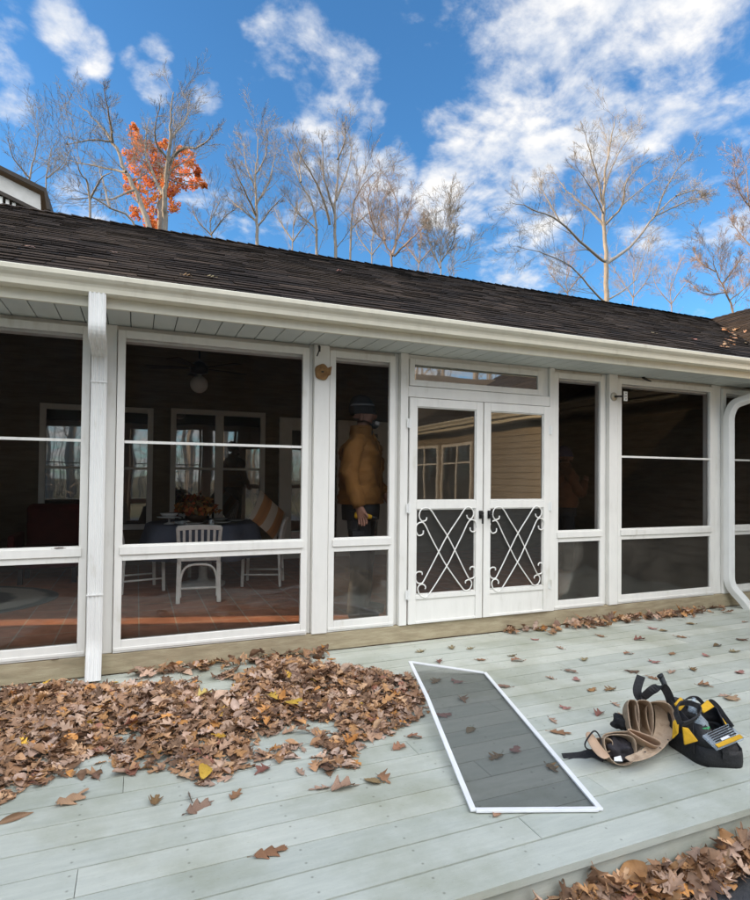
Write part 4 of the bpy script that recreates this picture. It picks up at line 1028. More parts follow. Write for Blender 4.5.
def blob(mb, c, rx, ry, rz_, seed, amp=.25, n=10, k=14):
    rings = []
    for i in range(n+1):
        th = PI*max(.02, min(.98, i/n)); ring = []
        for j in range(k):
            ph = 2*PI*j/k; d = Vector((math.sin(th)*math.cos(ph), math.sin(th)*math.sin(ph), math.cos(th))); s = 1+amp*mnoise.noise(d*1.7+Vector((seed,seed*2,0)))
            ring.append(Vector(c)+Vector((d.x*rx*s, d.y*ry*s, d.z*rz_*s)))
        rings.append(ring)
    mb.loft(rings)
c_ = at(620,751,2.28); blob(m, c_+Vector((.0,.03,-.002)), .062, .075, .055, 3, .9, 16, 24)
gl = m.build('work_glove', mat('black_glove', (.02,.018,.022), (.045,.04,.045), 14, .8, .4, 60), None, smooth=True); tag(gl, 'crumpled black work glove stuffed in the lower tan pouch', 'glove')
m = MB(); q0 = at(614,761,2.185); m.add([q0, q0+Vector((.042,-.012,-.004)), q0+Vector((.040,-.002,.020)), q0+Vector((.004,.004,.016))], [(0,1,2,3)]); m.build('label_tag', mat('white_cloth', (.7,.7,.7)), gl, solid=.002)
m = MB(); q0 = at(667,707,2.36); m.add([q0, q0+Vector((.02,.0,.014)), q0+Vector((.026,.0,.026)), q0+Vector((.006,0,.014))], [(0,1,2,3)]); m.build('label_tag', bpy.data.materials['white_cloth'], belt, solid=.002)
m = MB()
for px, py in ((645,752),(652,755),(660,748),(640,757),(668,740)): 
    c2 = at(px, py, 2.17); m.lathe([(.001,.004),(.004,.002),(.005,0)], c2, 8)
m.build('rivet', M['black'], belt)
m = MB(); blob(m, at(621,722,2.46), .045, .05, .035, 9, .7); m.build('holster', M['blackfab'], belt, smooth=True)

# tool bag
bag = thing('tool_bag', 'open black and yellow tool bag standing on the deck beside the tan tool belt', 'tool bag', (2.80, 2.16, 0))
CR = [Vector((2.715,2.36,0)), Vector((2.660,2.085,0)), Vector((2.855,1.985,0)), Vector((3.02,2.26,0))]
def loop(z, k, sh=Vector((0,0,0)), dz=(0,0,0,0), n=8, rad=.22):
    c = sum(CR, Vector())/4; P = [c+(p-c)*k+sh for p in CR]; out = []
    for i in range(4):
        a, b_, c2 = P[i-1], P[i], P[(i+1)%4]; s0 = b_.lerp(a, rad); s1 = b_.lerp(c2, rad)
        for j in range(n//2+1):
            t_ = j/(n//2); q = (1-t_)**2*s0+2*t_*(1-t_)*b_+t_*t_*s1; out.append(Vector((q.x, q.y, z+dz[i])))
        for j in (1,2): 
            d = P[(i+1)%4].lerp(b_, rad); q = s1.lerp(d, j/3); out.append(Vector((q.x,q.y,z+(dz[i]+(dz[(i+1)%4]-dz[i])*j/3))))
    return out
m = MB(); m.loft([loop(.002,.98), loop(.03,1.0), loop(.06,.99,dz=(.02,.0,.0,.02)), loop(.085,.97,dz=(.03,.01,0,.03))], True, False); m.build('base', M['blackfab'], bag, smooth=True, solid=.006)
DZ = lambda k: tuple(k*q for q in (.055,.012,-.055,.02))
m = MB(); m.loft([loop(.083,.965,dz=(.03,.01,0,.03)), loop(.115,.97,Vector((.0,.01,0)),dz=DZ(.8)), loop(.150,.92,Vector((.0,.02,0)),dz=DZ(1)), loop(.178,.85,Vector((0,.03,0)),dz=DZ(1.2))], False, False)
m.build('side_panel', M['blackfab'], bag, smooth=True, solid=.006)
m = MB(); m.loft([loop(.012,.9), loop(.06,.93), loop(.085,.86,Vector((0,.02,0)),dz=(.03,.0,-.02,.02))], True, False); m.build('lining', M['blackfab'], bag, smooth=True)
c_bag = sum(CR, Vector())/4
for (e0, e1, s_) in ((0,1,.30),(0,1,.80),(1,2,.5),(2,3,.5),(3,0,.5)):
    p = CR[e0].lerp(CR[e1], s_); o2 = (p-c_bag).normalized(); tdir = (CR[e1]-CR[e0]).normalized(); kz = -.05 if e0 == 1 else 0
    m = MB(); band(m, [p+o2*.012+Vector((0,0,.05)), p+o2*.012+Vector((0,0,.11+kz*.5)), p-o2*.004+Vector((0,.015,.165+kz)), p-o2*.03+Vector((0,.03,.20+kz))], .030, tdir, .005); m.build('strap', M['webbing'], bag)
def handle(pts): mh = MB(); band(mh, smooth_path(pts, 6), .026, (.4,-.3,.85), .008); mh.build('handle', M['webbing'], bag, smooth=False)
handle([at(680,724,2.12), at(676,712,2.15), at(679,704,2.18), at(690,703,2.17), at(699,708,2.14), at(698,716,2.10), at(689,722,2.08), at(682,724,2.06)])
handle([at(704,716,2.36), at(709,702,2.36), at(716,705,2.34), at(724,716,2.30), at(732,727,2.24)])
m = MB(); band(m, smooth_path([at(683,703,2.35), at(688,698,2.36), at(697,698,2.36), at(704,705,2.34)], 5), .02, (.5,-.5,.6), .006); m.build('handle', M['webbing'], bag)
for q4 in (((674,704,2.22),(680,697,2.24),(686,704,2.22),(680,711,2.20)), ((698,708,2.20),(707,700,2.22),(714,707,2.20),(704,713,2.16)), ((682,727,2.06),(688,728,2.05),(698,741,2.02),(684,745,2.05)), ((673,722,2.22),(679,717,2.22),(678,733,2.16),(672,739,2.18)), ((714,719,2.40),(718,714,2.42),(727,724,2.36),(722,727,2.34))):
    m = MB(); m.add([at(*k_) for k_ in q4], [(0,1,2,3)]); m.build('flap', M['yellow'], bag, solid=.012, bevel=.005)
M['clear'] = None
m_, t, b, o = nt('clear_plastic'); tr = N(t, 'ShaderNodeBsdfTransparent', Color=(.88,.92,.95,1)); mx = N(t, 'ShaderNodeMixShader'); mx.inputs[0].default_value = .30
b.inputs['Base Color'].default_value = (.6,.68,.75,1); b.inputs['Roughness'].default_value = .12
t.links.new(tr.outputs[0], mx.inputs[1]); t.links.new(b.outputs[0], mx.inputs[2]); t.links.new(mx.outputs[0], o.inputs[0]); M['clear'] = m_
def lathe_between(mb, a, b_, prof, n=16):
    a, b_ = Vector(a), Vector(b_); d = (b_-a).normalized(); x = d.orthogonal().normalized(); y = d.cross(x); L = (b_-a).length
    mb.loft([[a + d*(t_*L) + x*(r_*math.cos(2*PI*j/n)) + y*(r_*math.sin(2*PI*j/n)) for j in range(n)] for t_, r_ in prof])
m = MB(); lathe_between(m, at(704,734,2.12), at(698,713,2.16), [(0,.030),(.08,.034),(.55,.034),(.75,.022),(.9,.012),(1,.011)])
bt = m.build('plastic_bottle', M['clear'], None, smooth=True); tag(bt, 'clear plastic bottle with green label lying in the open tool bag', 'bottle')
m = MB(); lathe_between(m, at(703.4,732,2.124), at(702,727,2.132), [(0,.0352),(1,.0352)]); m.build('label_band', mat('green_label', (.03,.30,.10)), bt, smooth=True)
m = MB(); lathe_between(m, at(692,712,2.24), at(694,698,2.26), [(0,.022),(.6,.022),(.8,.012),(1,.010)]); tag(m.build('plastic_bottle', M['clear'], None, smooth=True), 'pale blue clear bottle standing upright at the back of the tool bag', 'bottle')
# clear package of saw blades with a yellow edge
pk = thing('blade_package', 'clear blister package with a yellow edge lying across the tool bag', 'package', tuple(at(716,748,2.02)))
A0, A1, A2, A3 = at(717,750,1.965), at(702,736,2.06), at(728,724,2.17), at(744,739,2.03)
m = MB(); m.add([A0,A1,A2,A3], [(0,1,2,3)]); m.build('blister', M['clear'], pk, solid=.014, bevel=.004)
up_ = (A1-A0).cross(A3-A0).normalized(); up_ = up_ if up_.z > 0 else -up_
m = MB(); L_ = lambda u, v, hgt=.012: A0.lerp(A3,u).lerp(A1.lerp(A2,u), v) + up_*hgt
m.add([L_(0.02,0), L_(.93,0), L_(.93,.22), L_(0.02,.22)], [(0,1,2,3)]); m.build('card_edge', M['yellow'], pk, solid=.003)
for k in range(5):
    m = MB(); v = .34+.13*k; m.add([L_(.10,v,.0085), L_(.90,v,.0085), L_(.88,v+.055,.0085), L_(.14,v+.055,.0085)], [(0,1,2,3)]); m.build('saw_blade', mat('dark_steel', (.04,.04,.045), rough=.4, metal=.6) if k == 0 else bpy.data.materials['dark_steel'], pk, solid=.003)
m = MB(); m.add([L_(.3,.28,.010), L_(.62,.28,.010), L_(.60,.42,.010), L_(.32,.42,.010)], [(0,1,2,3)]); m.build('paper_insert', bpy.data.materials['white_cloth'], pk, solid=.002)

# ================================================================== small fittings on the wall
wp = thing('wall_plaque', 'round rust brown dried flower plaque hung on the post by the narrow window', 'wall ornament', (1.41, 4.590, 2.29))
m = MB(); M['rust'] = mat('rusty_wood', (.33,.19,.075), (.20,.10,.04), 30, .8, .4, 90)
rings = []
for k, (rr, yy) in enumerate(((.062,4.590),(.064,4.578),(.055,4.570),(.030,4.572),(.012,4.568))):
    rings.append([Vector((1.405+rr*(1+.05*math.sin(5*2*PI*j/28+1))*math.cos(2*PI*j/28), yy, 2.318+rr*1.05*(1+.05*math.sin(5*2*PI*j/28+1))*math.sin(2*PI*j/28))) for j in range(28)])
m.loft(rings); m.build('rosette', M['rust'], wp, smooth=True)
m = MB(); m.add([(1.44,4.575,2.35),(1.486,4.572,2.372),(1.478,4.578,2.30),(1.452,4.574,2.285)], [(0,1,2,3)]); m.build('petal', M['rust'], wp, solid=.006)
m = MB(); m.lathe([(.001,-.006),(.012,-.004),(.012,.004),(.001,.006)], (1.405,4.566,2.318), 10); m.build('boss', M['black'], wp)
def hook(x, z, y=4.56, lab='', L=.09):
    mb = MB(); mb.tube(smooth_path([(x,y+.05,z),(x,y,z-.005),(x-.004,y-.008,z-.03),(x-.012,y-.004,z-L*.75),(x-.018,y+.01,z-L)],4), [.006]*17, 6); mb.tube([(x,y,z-.01),(x,y-.002,z-L*.6)], [.011,.008], 6)
    return tag(mb.build('plant_hook', M['black'], None, smooth=True), lab, 'hook')
hook(1.374, 2.535, lab='black iron hook hanging under the eave above the rust plaque')
mb = MB(); mb.tube(smooth_path([(4.99,4.60,2.545),(4.98,4.57,2.53),(5.01,4.55,2.51),(5.05,4.545,2.50)],4), [.014,.014,.015,.015,.014,.014,.013,.012,.010,.009,.008,.006,.005], 7); mb.tube([(4.985,4.575,2.53),(4.985,4.60,2.553)],.006,6)
tag(mb.build('plant_hook', M['black'], None, smooth=True), 'small black hook under the eave above the right wide window', 'hook')
br = thing('flag_bracket', 'small metal swivel bracket with white plate on the post left of the right wide window', 'bracket', (4.585, 4.594, 2.31))
m = MB(); lathe_between(m, (4.575,4.594,2.312), (4.575,4.580,2.312), [(0,.045),(.5,.045),(.8,.036),(1,.030)], 18); m.build('wall_plate', mat('brushed_metal', (.5,.47,.38), (.4,.37,.3), 20, .4, metal=.7), br, smooth=True)
m = MB(); m.tube([(4.575,4.582,2.312),(4.60,4.545,2.312),(4.655,4.528,2.314)], [.012,.009,.011], 8); m.build('arm', M['black'], br, smooth=True)
m = MB(); m.box(4.640,4.690,4.520,4.528,2.265,2.365); m.build('plate', M['white'], br, bevel=.004)
m = MB()
for zz_ in (2.285,2.315,2.345): m.lathe([(.001,-.005),(.006,-.003),(.006,.003),(.001,.005)], (4.665,4.518,zz_), 8)
m.build('bolt', M['black'], br)

# ================================================================== inside the porch
FZ = .15
M['wicker'] = mat('white_rattan', (.76,.75,.70), (.66,.65,.60), 20, .5)
M['cushion'] = mat('blue_grey_cushion', (.11,.12,.17), (.15,.16,.21), 8, .9)
def make_chair(lab):
    ch = thing('rattan_chair', lab, 'chair', (0,0,0), 0, 'white chairs round the table')
    def P(mb, name, mt, **k): return mb.build(name, mt, ch, world=False, **k)
    w = .20
    for sx in (-1, 1):
        m = MB(); m.bar((sx*w,-.02,0), (sx*w*.97,.0,.42), .042, .03); P(m, 'leg', M['wicker'], bevel=.006)
        m = MB(); m.bar((sx*w*1.02,.42,0), (sx*w,.41,.42), .034, .034); P(m, 'leg', M['wicker'], bevel=.006)
        m = MB(); m.tube(smooth_path([(sx*w*.97,.0,.40),(sx*w*1.0,-.02,.60),(sx*w*1.05,-.06,.775)],4), .019, 8); P(m, 'back_post', M['wicker'], smooth=True)
        m = MB(); m.tube([(sx*w,-.01,.14),(sx*w,.42,.14)], .011, 7); P(m, 'stretcher', M['wicker'], smooth=True)
    m = MB(); band(m, [( -w*1.06,-.062,.765),(-w*.5,-.078,.775),(0,-.084,.778),(w*.5,-.078,.775),(w*1.06,-.062,.765)], .05, (0,-.15,1), .022); P(m, 'top_rail', M['wicker'], bevel=.006)
    for k in range(6):
        x = -w*.72 + k*w*1.44/5; m = MB(); m.bar((x,.0,.45), (x*1.03,-.074,.76), .026, .010, (0,1,0)); P(m, 'slat', M['wicker'])
    m = MB(); m.box(-w-.01,w+.01,-.012,.012,.425,.465); m.box(-w,w,.40,.43,.38,.42); m.box(-w-.012,w+.012,.0121,.44,.4205,.445); P(m, 'seat', M['wicker'], bevel=.006)
    m = MB(); m.box(-w+.005,w-.005,.02,.43,.446,.50); P(m, 'cushion', M['cushion'], bevel=.02)
    m = MB(); m.tube(smooth_path([(-w*.9,-.012,.06),(-w*.88,-.010,.25),(-w*.62,-.008,.365),(0,-.006,.39),(w*.62,-.008,.365),(w*.88,-.010,.25),(w*.9,-.012,.06)],5), .013, 7); P(m, 'arch_brace', M['wicker'], smooth=True)
    m = MB(); m.tube([(-w,-.012,.15),(w,-.012,.15)], .012, 7); P(m, 'stretcher', M['wicker'], smooth=True)
    return ch
ch0 = make_chair('white slatted rattan chair with its back to the second window from the left'); ch0.location = (.60, 6.16, FZ); ch0.rotation_euler = (0,0,-.10)
for loc, rz_, lab in (((1.62,6.92,FZ), 1.25, 'white chair at the right of the table, turned sideways, with a striped pillow'), ((-.16,7.02,FZ), -1.35, 'white chair at the left of the table, half hidden by the downspout post'), ((.75,8.15,FZ), PI+.2, 'white chair at the far side of the dark table')):
    c = copy_tree(ch0); c.location = loc; c.rotation_euler = (0,0,rz_); c['label'] = lab
tb = thing('dining_table', 'round dark topped table set with plates inside the porch', 'table', (.74,7.12,FZ))
m = MB(); m.lathe([(.001,.715),(.60,.715),(.615,.725),(.615,.738),(.60,.745),(.001,.745)], (.74,7.12,FZ), 40); m.build('tabletop', mat('dark_glass_top', (.02,.02,.022), rough=.12, spec=.6), tb, smooth=False)
m = MB(); m.lathe([(.001,0),(.26,0),(.26,.03),(.07,.06),(.05,.10),(.05,.66),(.14,.712),(.001,.713)], (.74,7.12,FZ), 24); m.build('pedestal', M['wicker'], tb, smooth=True)
rings = []
for z, rr in ((.747,.40),(.748,.62),(.735,.645),(.55,.665),(.36,.69)):
    rings.append([Vector((.74+(rr+(.045*math.sin(9*2*PI*j/72) if z < .7 else 0)*(1 if z > .5 else 1.6))*math.cos(2*PI*j/72), 7.12+(rr+(.045*math.sin(9*2*PI*j/72) if z < .7 else 0))*math.sin(2*PI*j/72), FZ+z)) for j in range(72)])
m = MB(); m.loft(rings, False, False); tc_ = m.build('tablecloth', mat('slate_blue_cloth', (.11,.125,.165), (.085,.097,.135), 5, .9), None, smooth=True, solid=.003); tag(tc_, 'slate blue cloth draped round the dark table in the porch', 'tablecloth')
TZ = FZ+.7505
fa = thing('flower_arrangement', 'autumn arrangement of red and orange leaves in a low bowl on the table', 'flower arrangement', (.66,7.15,TZ))
m = MB(); m.lathe([(.001,0),(.07,0),(.12,.05),(.13,.10),(.12,.10),(.10,.05),(.001,.03)], (.66,7.15,TZ), 20); m.build('bowl', mat('brown_bowl', (.10,.06,.04)), fa, smooth=True)
rr_ = random.Random(3); vs = []; T = []; m = MB()
for i in range(420):
    d = Vector((rr_.gauss(0,1), rr_.gauss(0,1), abs(rr_.gauss(0,.8)))).normalized(); p = Vector((.66,7.15,TZ+.10)) + Vector((d.x*.27,d.y*.2,d.z*.25))*rr_.random()**.5
    a = Vector((rr_.gauss(0,1),rr_.gauss(0,1),rr_.gauss(0,1))).normalized(); b2 = a.cross(d).normalized() if a.cross(d).length > .01 else a.orthogonal(); s = rr_.uniform(.025,.05)
    m.add([p-a*s,p+b2*s*.6,p+a*s,p-b2*s*.6], [(0,1,2,3)]); T.append(rr_.choice([(.45,.10,.03,1),(.40,.17,.04,1),(.30,.05,.03,1),(.5,.24,.07,1),(.16,.10,.04,1)]))
fo = m.build('foliage', M['leaf'], fa, fix=False); fo.data.attributes.new('tone','FLOAT_COLOR','FACE').data.foreach_set('color',[x for c in T for x in c])
cs = thing('cake_stand', 'pale glass stand with white dishes at the left on the table', 'cake stand', (.34,6.88,TZ))
m = MB(); m.lathe([(.001,0),(.06,0),(.05,.01),(.012,.02),(.012,.06),(.13,.075),(.135,.085),(.001,.085)], (.34,6.88,TZ), 24); m.build('stand', mat('pale_glass', (.45,.46,.46), rough=.15), cs, smooth=True)
m = MB(); m.lathe([(.001,.0855),(.07,.0855),(.10,.12),(.10,.125),(.06,.095),(.001,.095)], (.34,6.88,TZ), 24); m.build('dish', mat('white_china', (.6,.6,.58), rough=.2), cs, smooth=True)
for x, y in ((.60,6.78),(.92,6.84),(1.12,7.12),(.95,7.35)):
    m = MB(); m.lathe([(.001,0),(.06,0),(.10,.014),(.10,.018),(.06,.006),(.001,.006)], (x,y,TZ), 22); tag(m.build('plate', bpy.data.materials['white_china'], None, smooth=True), 'small white plate set on the dark table', 'plate', 'plates on the table')
# striped pillow on the right chair
def stripes():
    m, t, b, o = nt('striped_fabric'); tc = N(t, 'ShaderNodeTexCoord'); w = N(t, 'ShaderNodeTexWave', Scale=1.25, wave_type='BANDS', bands_direction='X'); w.inputs['Distortion'].default_value = .6; t.links.new(tc.outputs['Object'], w.inputs['Vector'])
    t.links.new(ramp(t, [(.42,(.62,.53,.42)),(.50,(.50,.25,.11)),(.92,(.48,.22,.09)),(.98,(.42,.2,.09))], w.outputs['Fac']), b.inputs['Base Color']); b.inputs['Roughness'].default_value = .9; return m
pm = MB()
def pil(u, v, s):
    a, b_ = 2*u-1, 2*v-1; th = .075*max(0, (1-abs(a)**2.4)*(1-abs(b_)**2.4))**.6
    return (a*.25*(1-.06*(1-abs(b_))), s*th, b_*.22*(1-.06*(1-abs(a))))
pm.grid(lambda u, v: pil(u,v,1), 14, 14); pm.grid(lambda u, v: pil(u,v,-1), 14, 14)
pl = pm.build('pillow', stripes(), None, smooth=True); pl.location = (1.48,6.98,FZ+.82); pl.rotation_euler = (R(-18), R(38), R(25)); tag(pl, 'cream and orange striped pillow propped on the right chair', 'pillow')
# ceiling fan
fan = thing('ceiling_fan', 'dark ceiling fan with a round white globe lamp in the porch', 'ceiling fan', (.67,7.2,3.6))
m = MB(); m.lathe([(.012,.0),(.012,.85)], (.67,7.2,2.85), 10); m.lathe([(.001,0),(.10,.02),(.11,.08),(.07,.14),(.02,.17)], (.67,7.2,2.66), 20); m.build('motor', M['dark_fan'] if 'dark_fan' in M else M['black'], fan, smooth=True)
m = MB(); m.lathe([(.03,.125)]+[(.105*math.sin(a), -.105*math.cos(a)+.0) for a in [PI*k/12 for k in range(11,-1,-1)]], (.67,7.2,2.545), 24); m.build('globe', mat('white_glass_globe', (.62,.60,.55), rough=.25), fan, smooth=True)
for k in range(5):
    a = 2*PI*k/5+.35; d = Vector((math.cos(a), math.sin(a), 0)); s_ = Vector((-d.y, d.x, .12)); c = Vector((.67,7.2,2.74)); m = MB()
    m.add([c+d*.12-s_*.03, c+d*.12+s_*.03, c+d*.6+s_*.07, c+d*.6-s_*.07], [(0,1,2,3)]); m.build('blade', mat('dark_wood_blade', (.03,.022,.016)) if k == 0 else bpy.data.materials['dark_wood_blade'], fan, solid=.008)
# rug, red armchair, dark grill at the left
def rug_mat():
    m, t, b, o = nt('oval_rug'); tc = N(t, 'ShaderNodeTexCoord'); mp = N(t, 'ShaderNodeMapping', Scale=(.62,1,1)); t.links.new(tc.outputs['Object'], mp.inputs[0])
    ln = N(t, 'ShaderNodeVectorMath', operation='LENGTH'); t.links.new(mp.outputs[0], ln.inputs[0]); w = N(t, 'ShaderNodeMath', operation='SINE'); mu = N(t, 'ShaderNodeMath', operation='MULTIPLY'); mu.inputs[1].default_value = 17; t.links.new(ln.outputs['Value'], mu.inputs[0]); t.links.new(mu.outputs[0], w.inputs[0])
    n = N(t, 'ShaderNodeTexNoise', Scale=9); t.links.new(tc.outputs['Object'], n.inputs['Vector']); ad = N(t, 'ShaderNodeMath', operation='ADD'); t.links.new(w.outputs[0], ad.inputs[0]); t.links.new(n.outputs[0], ad.inputs[1])
    t.links.new(ramp(t, [(.2,(.10,.105,.10)),(.6,(.20,.20,.18)),(.9,(.34,.32,.27))], ad.outputs[0]), b.inputs['Base Color']); b.inputs['Roughness'].default_value = .95; return m
m = MB(); m.lathe([(.001,.012),(.97,.012),(1.0,.008),(1.0,.001),(.001,.001)], (0,0,0), 48)
m.v = [(x*1.6, y, z) for x, y, z in m.v]; rg = m.build('oval_rug', rug_mat(), None); rg.location = (-2.35, 6.95, FZ); tag(rg, 'grey green oval rug on the terracotta tiles at the left', 'rug')
ra = thing('red_armchair', 'low dark red cushioned chair in front of the far left window', 'armchair', (-.95,8.1,FZ))
M['redfab'] = mat('dark_red_fabric', (.09,.014,.014), (.065,.01,.012), 6, .9)
m = MB(); m.box(-1.30,-.62,7.75,8.35,FZ+.18,FZ+.42); m.build('seat', M['redfab'], ra, bevel=.06)
m = MB(); m.box(-1.28,-.64,8.36,8.52,FZ+.20,FZ+.92); m.build('backrest', M['redfab'], ra, bevel=.06)
for x in (-1.38,-.61): m = MB(); m.box(x,x+.075,7.78,8.45,FZ+.30,FZ+.58); m.build('armrest', M['redfab'], ra, bevel=.03)
for x in (-1.27,-.71):
    for y in (7.80,8.28): m = MB(); m.box(x,x+.05,y,y+.05,FZ,FZ+.179); m.build('leg', M['black'], ra)
gr = thing('grill_cart', 'black wheeled grill cart in the dark left corner of the porch', 'grill', (-1.95,8.1,FZ))
M['grillblack'] = mat('black_enamel', (.02,.02,.022), rough=.3)
m = MB(); m.box(-2.35,-1.60,7.85,8.35,FZ+.12,FZ+.72); m.build('cabinet', M['grillblack'], gr, bevel=.02)
m = MB(); m.extr([(7.80,FZ+.73),(8.40,FZ+.73),(8.40,FZ+.90),(8.30,FZ+1.02),(8.05,FZ+1.06),(7.85,FZ+.95)], 'x', -2.37, -1.58); m.build('lid', M['grillblack'], gr, bevel=.02)
m = MB(); m.tube([(-2.25,7.80,FZ+.86),(-2.25,7.75,FZ+.86),(-1.70,7.75,FZ+.86),(-1.70,7.80,FZ+.86)], .012, 8); m.build('handle', M['int_white'], gr)
for x in (-2.30,-1.66):
    m = MB(); lathe_between(m, (x,8.0,FZ+.06), (x+.03,8.0,FZ+.06), [(0,.06),(1,.06)]); m.build('wheel', M['black'], gr)
    m = MB(); m.box(x,x+.03,8.25,8.29,FZ,FZ+.119); m.build('leg', M['black'], gr)

# ================================================================== people
M['skin'] = mat('skin', (.20,.095,.062), (.25,.12,.08), 12, .55)
M['canvas'] = mat('brown_canvas', (.19,.083,.016), (.135,.057,.010), 5, .85, .3, 40)
M['rustcoat'] = mat('rust_coat', (.12,.042,.015), (.09,.032,.012), 5, .85, .3, 40)
M['trouser'] = mat('black_trousers', (.015,.015,.017), (.022,.022,.025), 8, .9)
def ring(c, ax, ay, n=20, rot=0, ex=.8, seed=0, amp=0.0):
    out = []
    for j in range(n):
        a = 2*PI*j/n; ca, sa = math.cos(a), math.sin(a)
        x = math.copysign(abs(ca)**ex, ca)*ax; y = math.copysign(abs(sa)**ex, sa)*ay
        p = Vector(c)+Vector((x, y, 0)); 
        if amp: p += Vector((ca, sa, 0))*amp*(mnoise.noise(Vector((p.x*7+seed, p.y*7, p.z*9+p.y*6))) + .7*abs(mnoise.noise(Vector((p.x*13+seed, p.y*13+p.z*8, p.z*22)))))
        out.append(p)
    return out
def limb(mb, pts, rads, n=14, amp=.008, seed=0):
    pts = smooth_path(pts, 9); k = len(pts); R_ = []
    for i in range(k):
        f = i/(k-1)*(len(rads)-1); a = min(int(f), len(rads)-2); R_.append(rads[a]+(rads[a+1]-rads[a])*(f-a))
    base = len(mb.v); mb.tube(pts, R_, n)
    for i in range(base, len(mb.v)):
        v = Vector(mb.v[i]); c = pts[(i-base)//n]; d = (v-c); d = d.normalized() if d.length > 1e-6 else d; v += d*amp*(mnoise.noise(Vector((v.x*9+seed, v.y*9, v.z*12))) + .7*abs(mnoise.noise(Vector((v.x*14+seed, v.y*14+v.z*9, v.z*26))))); mb.v[i] = tuple(v)
def fine(pr, n=5):
    out = [pr[0]]
    for a, b in zip(pr[:-1], pr[1:]):
        for k in range(1, n+1): out.append(tuple(a[i]+(b[i]-a[i])*k/n for i in range(3)))
    return out
def person(lab, loc, rz_, sc_, armR, armL, coat, hat, hatstripe=None, mask=True):
    """stands facing +x; arm = (elbow, wrist)"""
    p = thing('person', lab, 'person', loc, rz_)
    V = [(0,0,.95),(0,0,1.15),(0,0,1.35),(.0,0,1.49),(.012,0,1.57),(.030,0,1.655),(.012,0,1.735),(.075,0,1.60),(.108,0,1.655),(.132,0,1.642)]
    E_ = [(0,1),(1,2),(2,3),(3,4),(4,5),(5,6),(4,7),(5,8),(8,9)]
    Rr = [(.15,.13),(.14,.12),(.16,.13),.066,.066,.094,.074,.040,.036,.015]
    def add(v, par, r): V.append(tuple(v)); Rr.append(r); E_.append((par, len(V)-1)); return len(V)-1
    for sgn, arm in ((-1, armR), (1, armL)):
        s0 = add((0,sgn*.175,1.435), 2, .07); el = Vector(arm[0]); wr = Vector(arm[1]); e = add(el, s0, .052); w = add(wr, e, .031)
        d = (wr-el).normalized(); pm_ = wr + d*.055; pa = add(pm_, w, .034)
        fwd = Vector((1,0,0)) - d*d.x; fwd = fwd.normalized() if fwd.length > .1 else Vector((0,0,1)); sd_ = d.cross(fwd)
        curl = sd_*(-sgn)
        for k, ln in enumerate((.072,.082,.076,.058)):
            off = fwd*(.030-.020*k); b0 = add(pm_ + off + d*.035, pa, .0105); b1 = add(pm_ + off + d*(.035+ln*.5) + curl*ln*.18, b0, .0095); add(pm_ + off*1.0 + d*(.035+ln*.75) + curl*ln*.55, b1, .008)
        t0 = add(pm_ + fwd*.038 + curl*.012, pa, .012); add(pm_ + fwd*.052 + d*.045 + curl*.025, t0, .010)
        h_ = add((0,sgn*.09,.90), 0, .080); kn = add((.015,sgn*.10,.50), h_, .048); an = add((-.01,sgn*.10,.09), kn, .032); add((.11,sgn*.115,.045), an, .024)
    body = skin(V, E_, Rr, 0, 2); ob = body.build('body', M['skin'], p, smooth=True, world=False)
    def P(mb, name, mt, **k): return mb.build(name, mt, p, smooth=True, world=False, **k)
    prof_ = ((.93,.160,.220),(.935,.170,.230),(1.0,.168,.228),(1.07,.162,.222),(1.14,.160,.218),(1.21,.162,.222),(1.28,.166,.228),(1.35,.158,.228),(1.41,.138,.215),(1.46,.105,.170),(1.50,.088,.115),(1.535,.078,.085),(1.56,.080,.080))
    m = MB(); m.loft([ring((0,0,z), ax, ay, 48, 0, .85, 2, .036) for z, ax, ay in fine(prof_)])
    for sgn, arm, sd_ in ((-1, armR, 3), (1, armL, 8)):
        el, wr = Vector(arm[0]), Vector(arm[1]); limb(m, [(0,sgn*.14,1.44), (-.005,sgn*.215,1.38), el, wr+(wr-el).normalized()*.0], [.072,.076,.068,.062,.052], 24, .032, sd_)
    P(m, 'jacket', coat)
    m = MB(); m.tube([(.168,-.012,.95),(.168,-.012,1.1),(.172,-.01,1.28),(.150,-.008,1.42),(.09,-.004,1.52)], .010, 6); P(m, 'zip_flap', coat)
    m = MB(); m.loft([ring((0,0,z), ax, ay, 24, 0, .9) for z, ax, ay in ((1.49,.098,.118),(1.53,.096,.100),(1.575,.094,.094),(1.577,.084,.084),(1.53,.08,.085))], False, False); P(m, 'collar', coat)
    m = MB(); m.loft([ring((0,0,z), ax, ay, 24, 0, .9) for z, ax, ay in ((.80,.15,.20),(.90,.155,.205),(1.0,.15,.19))])
    for sgn in (-1, 1): limb(m, [(0,sgn*.10,.88), (.02,sgn*.10,.50), (-.01,sgn*.10,.05)], [.105,.085,.075,.07], 14, .01, sgn)
    P(m, 'trousers', M['trouser'])
    for sgn in (-1, 1):
        m = MB(); limb(m, [(-.06,sgn*.10,.05),(.05,sgn*.11,.055),(.18,sgn*.125,.045)], [.05,.052,.045,.035], 12, 0); m.v = [(x,y,max(0.0,z)) for x,y,z in m.v]; P(m, 'shoe', M['black'])
    m = MB(); rings = []
    for i in range(12):
        a = i/11*PI/2; c_ = math.cos(a)**.8; rings.append(ring((.006-.02*math.sin(a),0,1.69+.145*math.sin(a)), .110*c_+.002, .094*c_+.002, 22, 0, 1, 3, .006))
    m.loft([ring((.016,0,1.668), .112, .096, 22, 0, 1), ring((.010,0,1.688), .114, .098, 22, 0, 1)]+rings, False, True); hb = P(m, 'beanie', hat)
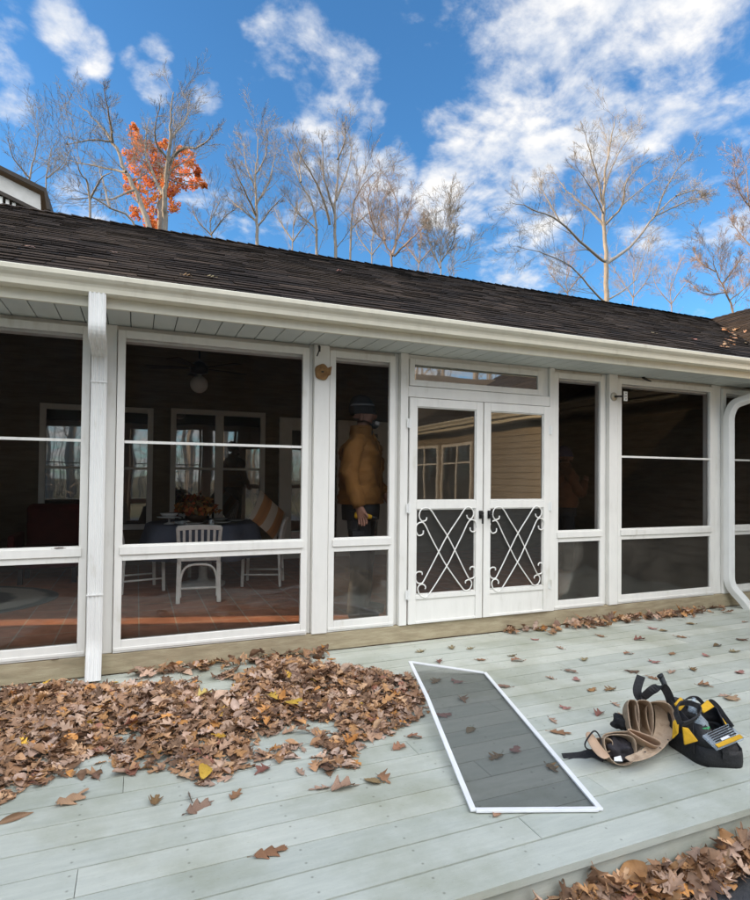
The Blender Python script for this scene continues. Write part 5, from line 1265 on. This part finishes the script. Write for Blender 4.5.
    if hatstripe: 
        m = MB(); m.loft([ring((.000,0,z), a_, b_, 24, 0, 1) for z, a_, b_ in ((1.738,.104,.090),(1.7385,.1085,.0940),(1.754,.1045,.0905),(1.7545,.098,.085))], False, False); P(m, 'hat_stripe', hatstripe)
    if mask:
        m = MB(); blob(m, (.110,0,1.588), .040, .044, .036, 4, .2); P(m, 'face_mask', mat('dark_mask', (.03,.03,.032), rough=.5))
        m = MB(); lathe_between(m, (.13,-.03,1.595), (.158,-.045,1.588), [(0,.018),(1,.016)], 12); P(m, 'mask_valve', mat('grey_valve', (.42,.42,.42), rough=.4))
        m = MB(); m.loft([ring((.01,0,z), ax, ay, 20, 0, 1) for z, ax, ay in ((1.49,.092,.098),(1.53,.090,.088),(1.565,.072,.074),(1.575,.068,.068))], False, False); P(m, 'neck_warmer', bpy.data.materials['dark_mask'])
    for sgn in (-1, 1):
        m = MB(); blob(m, (.113,sgn*.033,1.672), .010, .012, .009, 1, 0); P(m, 'eye', mat('eye', (.06,.05,.045), rough=.5) if sgn < 0 else bpy.data.materials['eye'])
        m = MB(); blob(m, (.018,sgn*.095,1.640), .020, .010, .030, 2, .1); P(m, 'ear', M['skin'])
    p.scale = (sc_, sc_, sc_); return p
hatm = mat('black_knit', (.018,.018,.02), (.03,.03,.033), 40, .95)
p1 = person('man in brown canvas work jacket and striped black beanie standing behind the narrow window', (1.945, 5.06, FZ), R(-34), 1.13, ((-.03,-.265,1.17),(.045,-.255,.915)), ((.02,.25,1.17),(.16,.22,1.0)), M['canvas'], hatm, mat('grey_stripe', (.17,.17,.18), rough=.95))
q = at(569,478,5.15)
q = at(569,478,6.6)
p2 = person('person in rust coloured coat behind the post right of the doors, one hand raised', (q.x-.08, 6.6, FZ), R(-15), .97, ((.12,-.24,1.14),(.235,-.14,1.30)), ((-.02,.25,1.16),(.08,.24,.93)), M['rustcoat'], mat('purple_knit', (.05,.04,.08), rough=.95), None, False)
# the yellow drill held by the first man
w = p1.location; dr = thing('power_drill', 'yellow and black cordless drill held low by the man in the brown jacket', 'drill', tuple(at(361,520,4.86)))
c = at(361,517,4.84); m = MB(); lathe_between(m, c+Vector((-.06,0,.02)), c+Vector((.09,-.03,.0)), [(0,.024),(.1,.032),(.55,.034),(.7,.026),(1,.018)]); m.build('housing', M['yellow'], dr, smooth=True)
m = MB(); m.tube([c+Vector((-.02,0,0)), c+Vector((-.045,.01,-.12))], [.018,.022], 8); m.box(c.x-.09,c.x+.02,c.y-.03,c.y+.045,c.z-.165,c.z-.118); m.build('grip', M['blackfab'], dr)
m = MB(); lathe_between(m, c+Vector((.09,-.03,0)), c+Vector((.135,-.042,-.012)), [(0,.016),(1,.011)]); m.build('chuck', M['black'], dr, smooth=True)
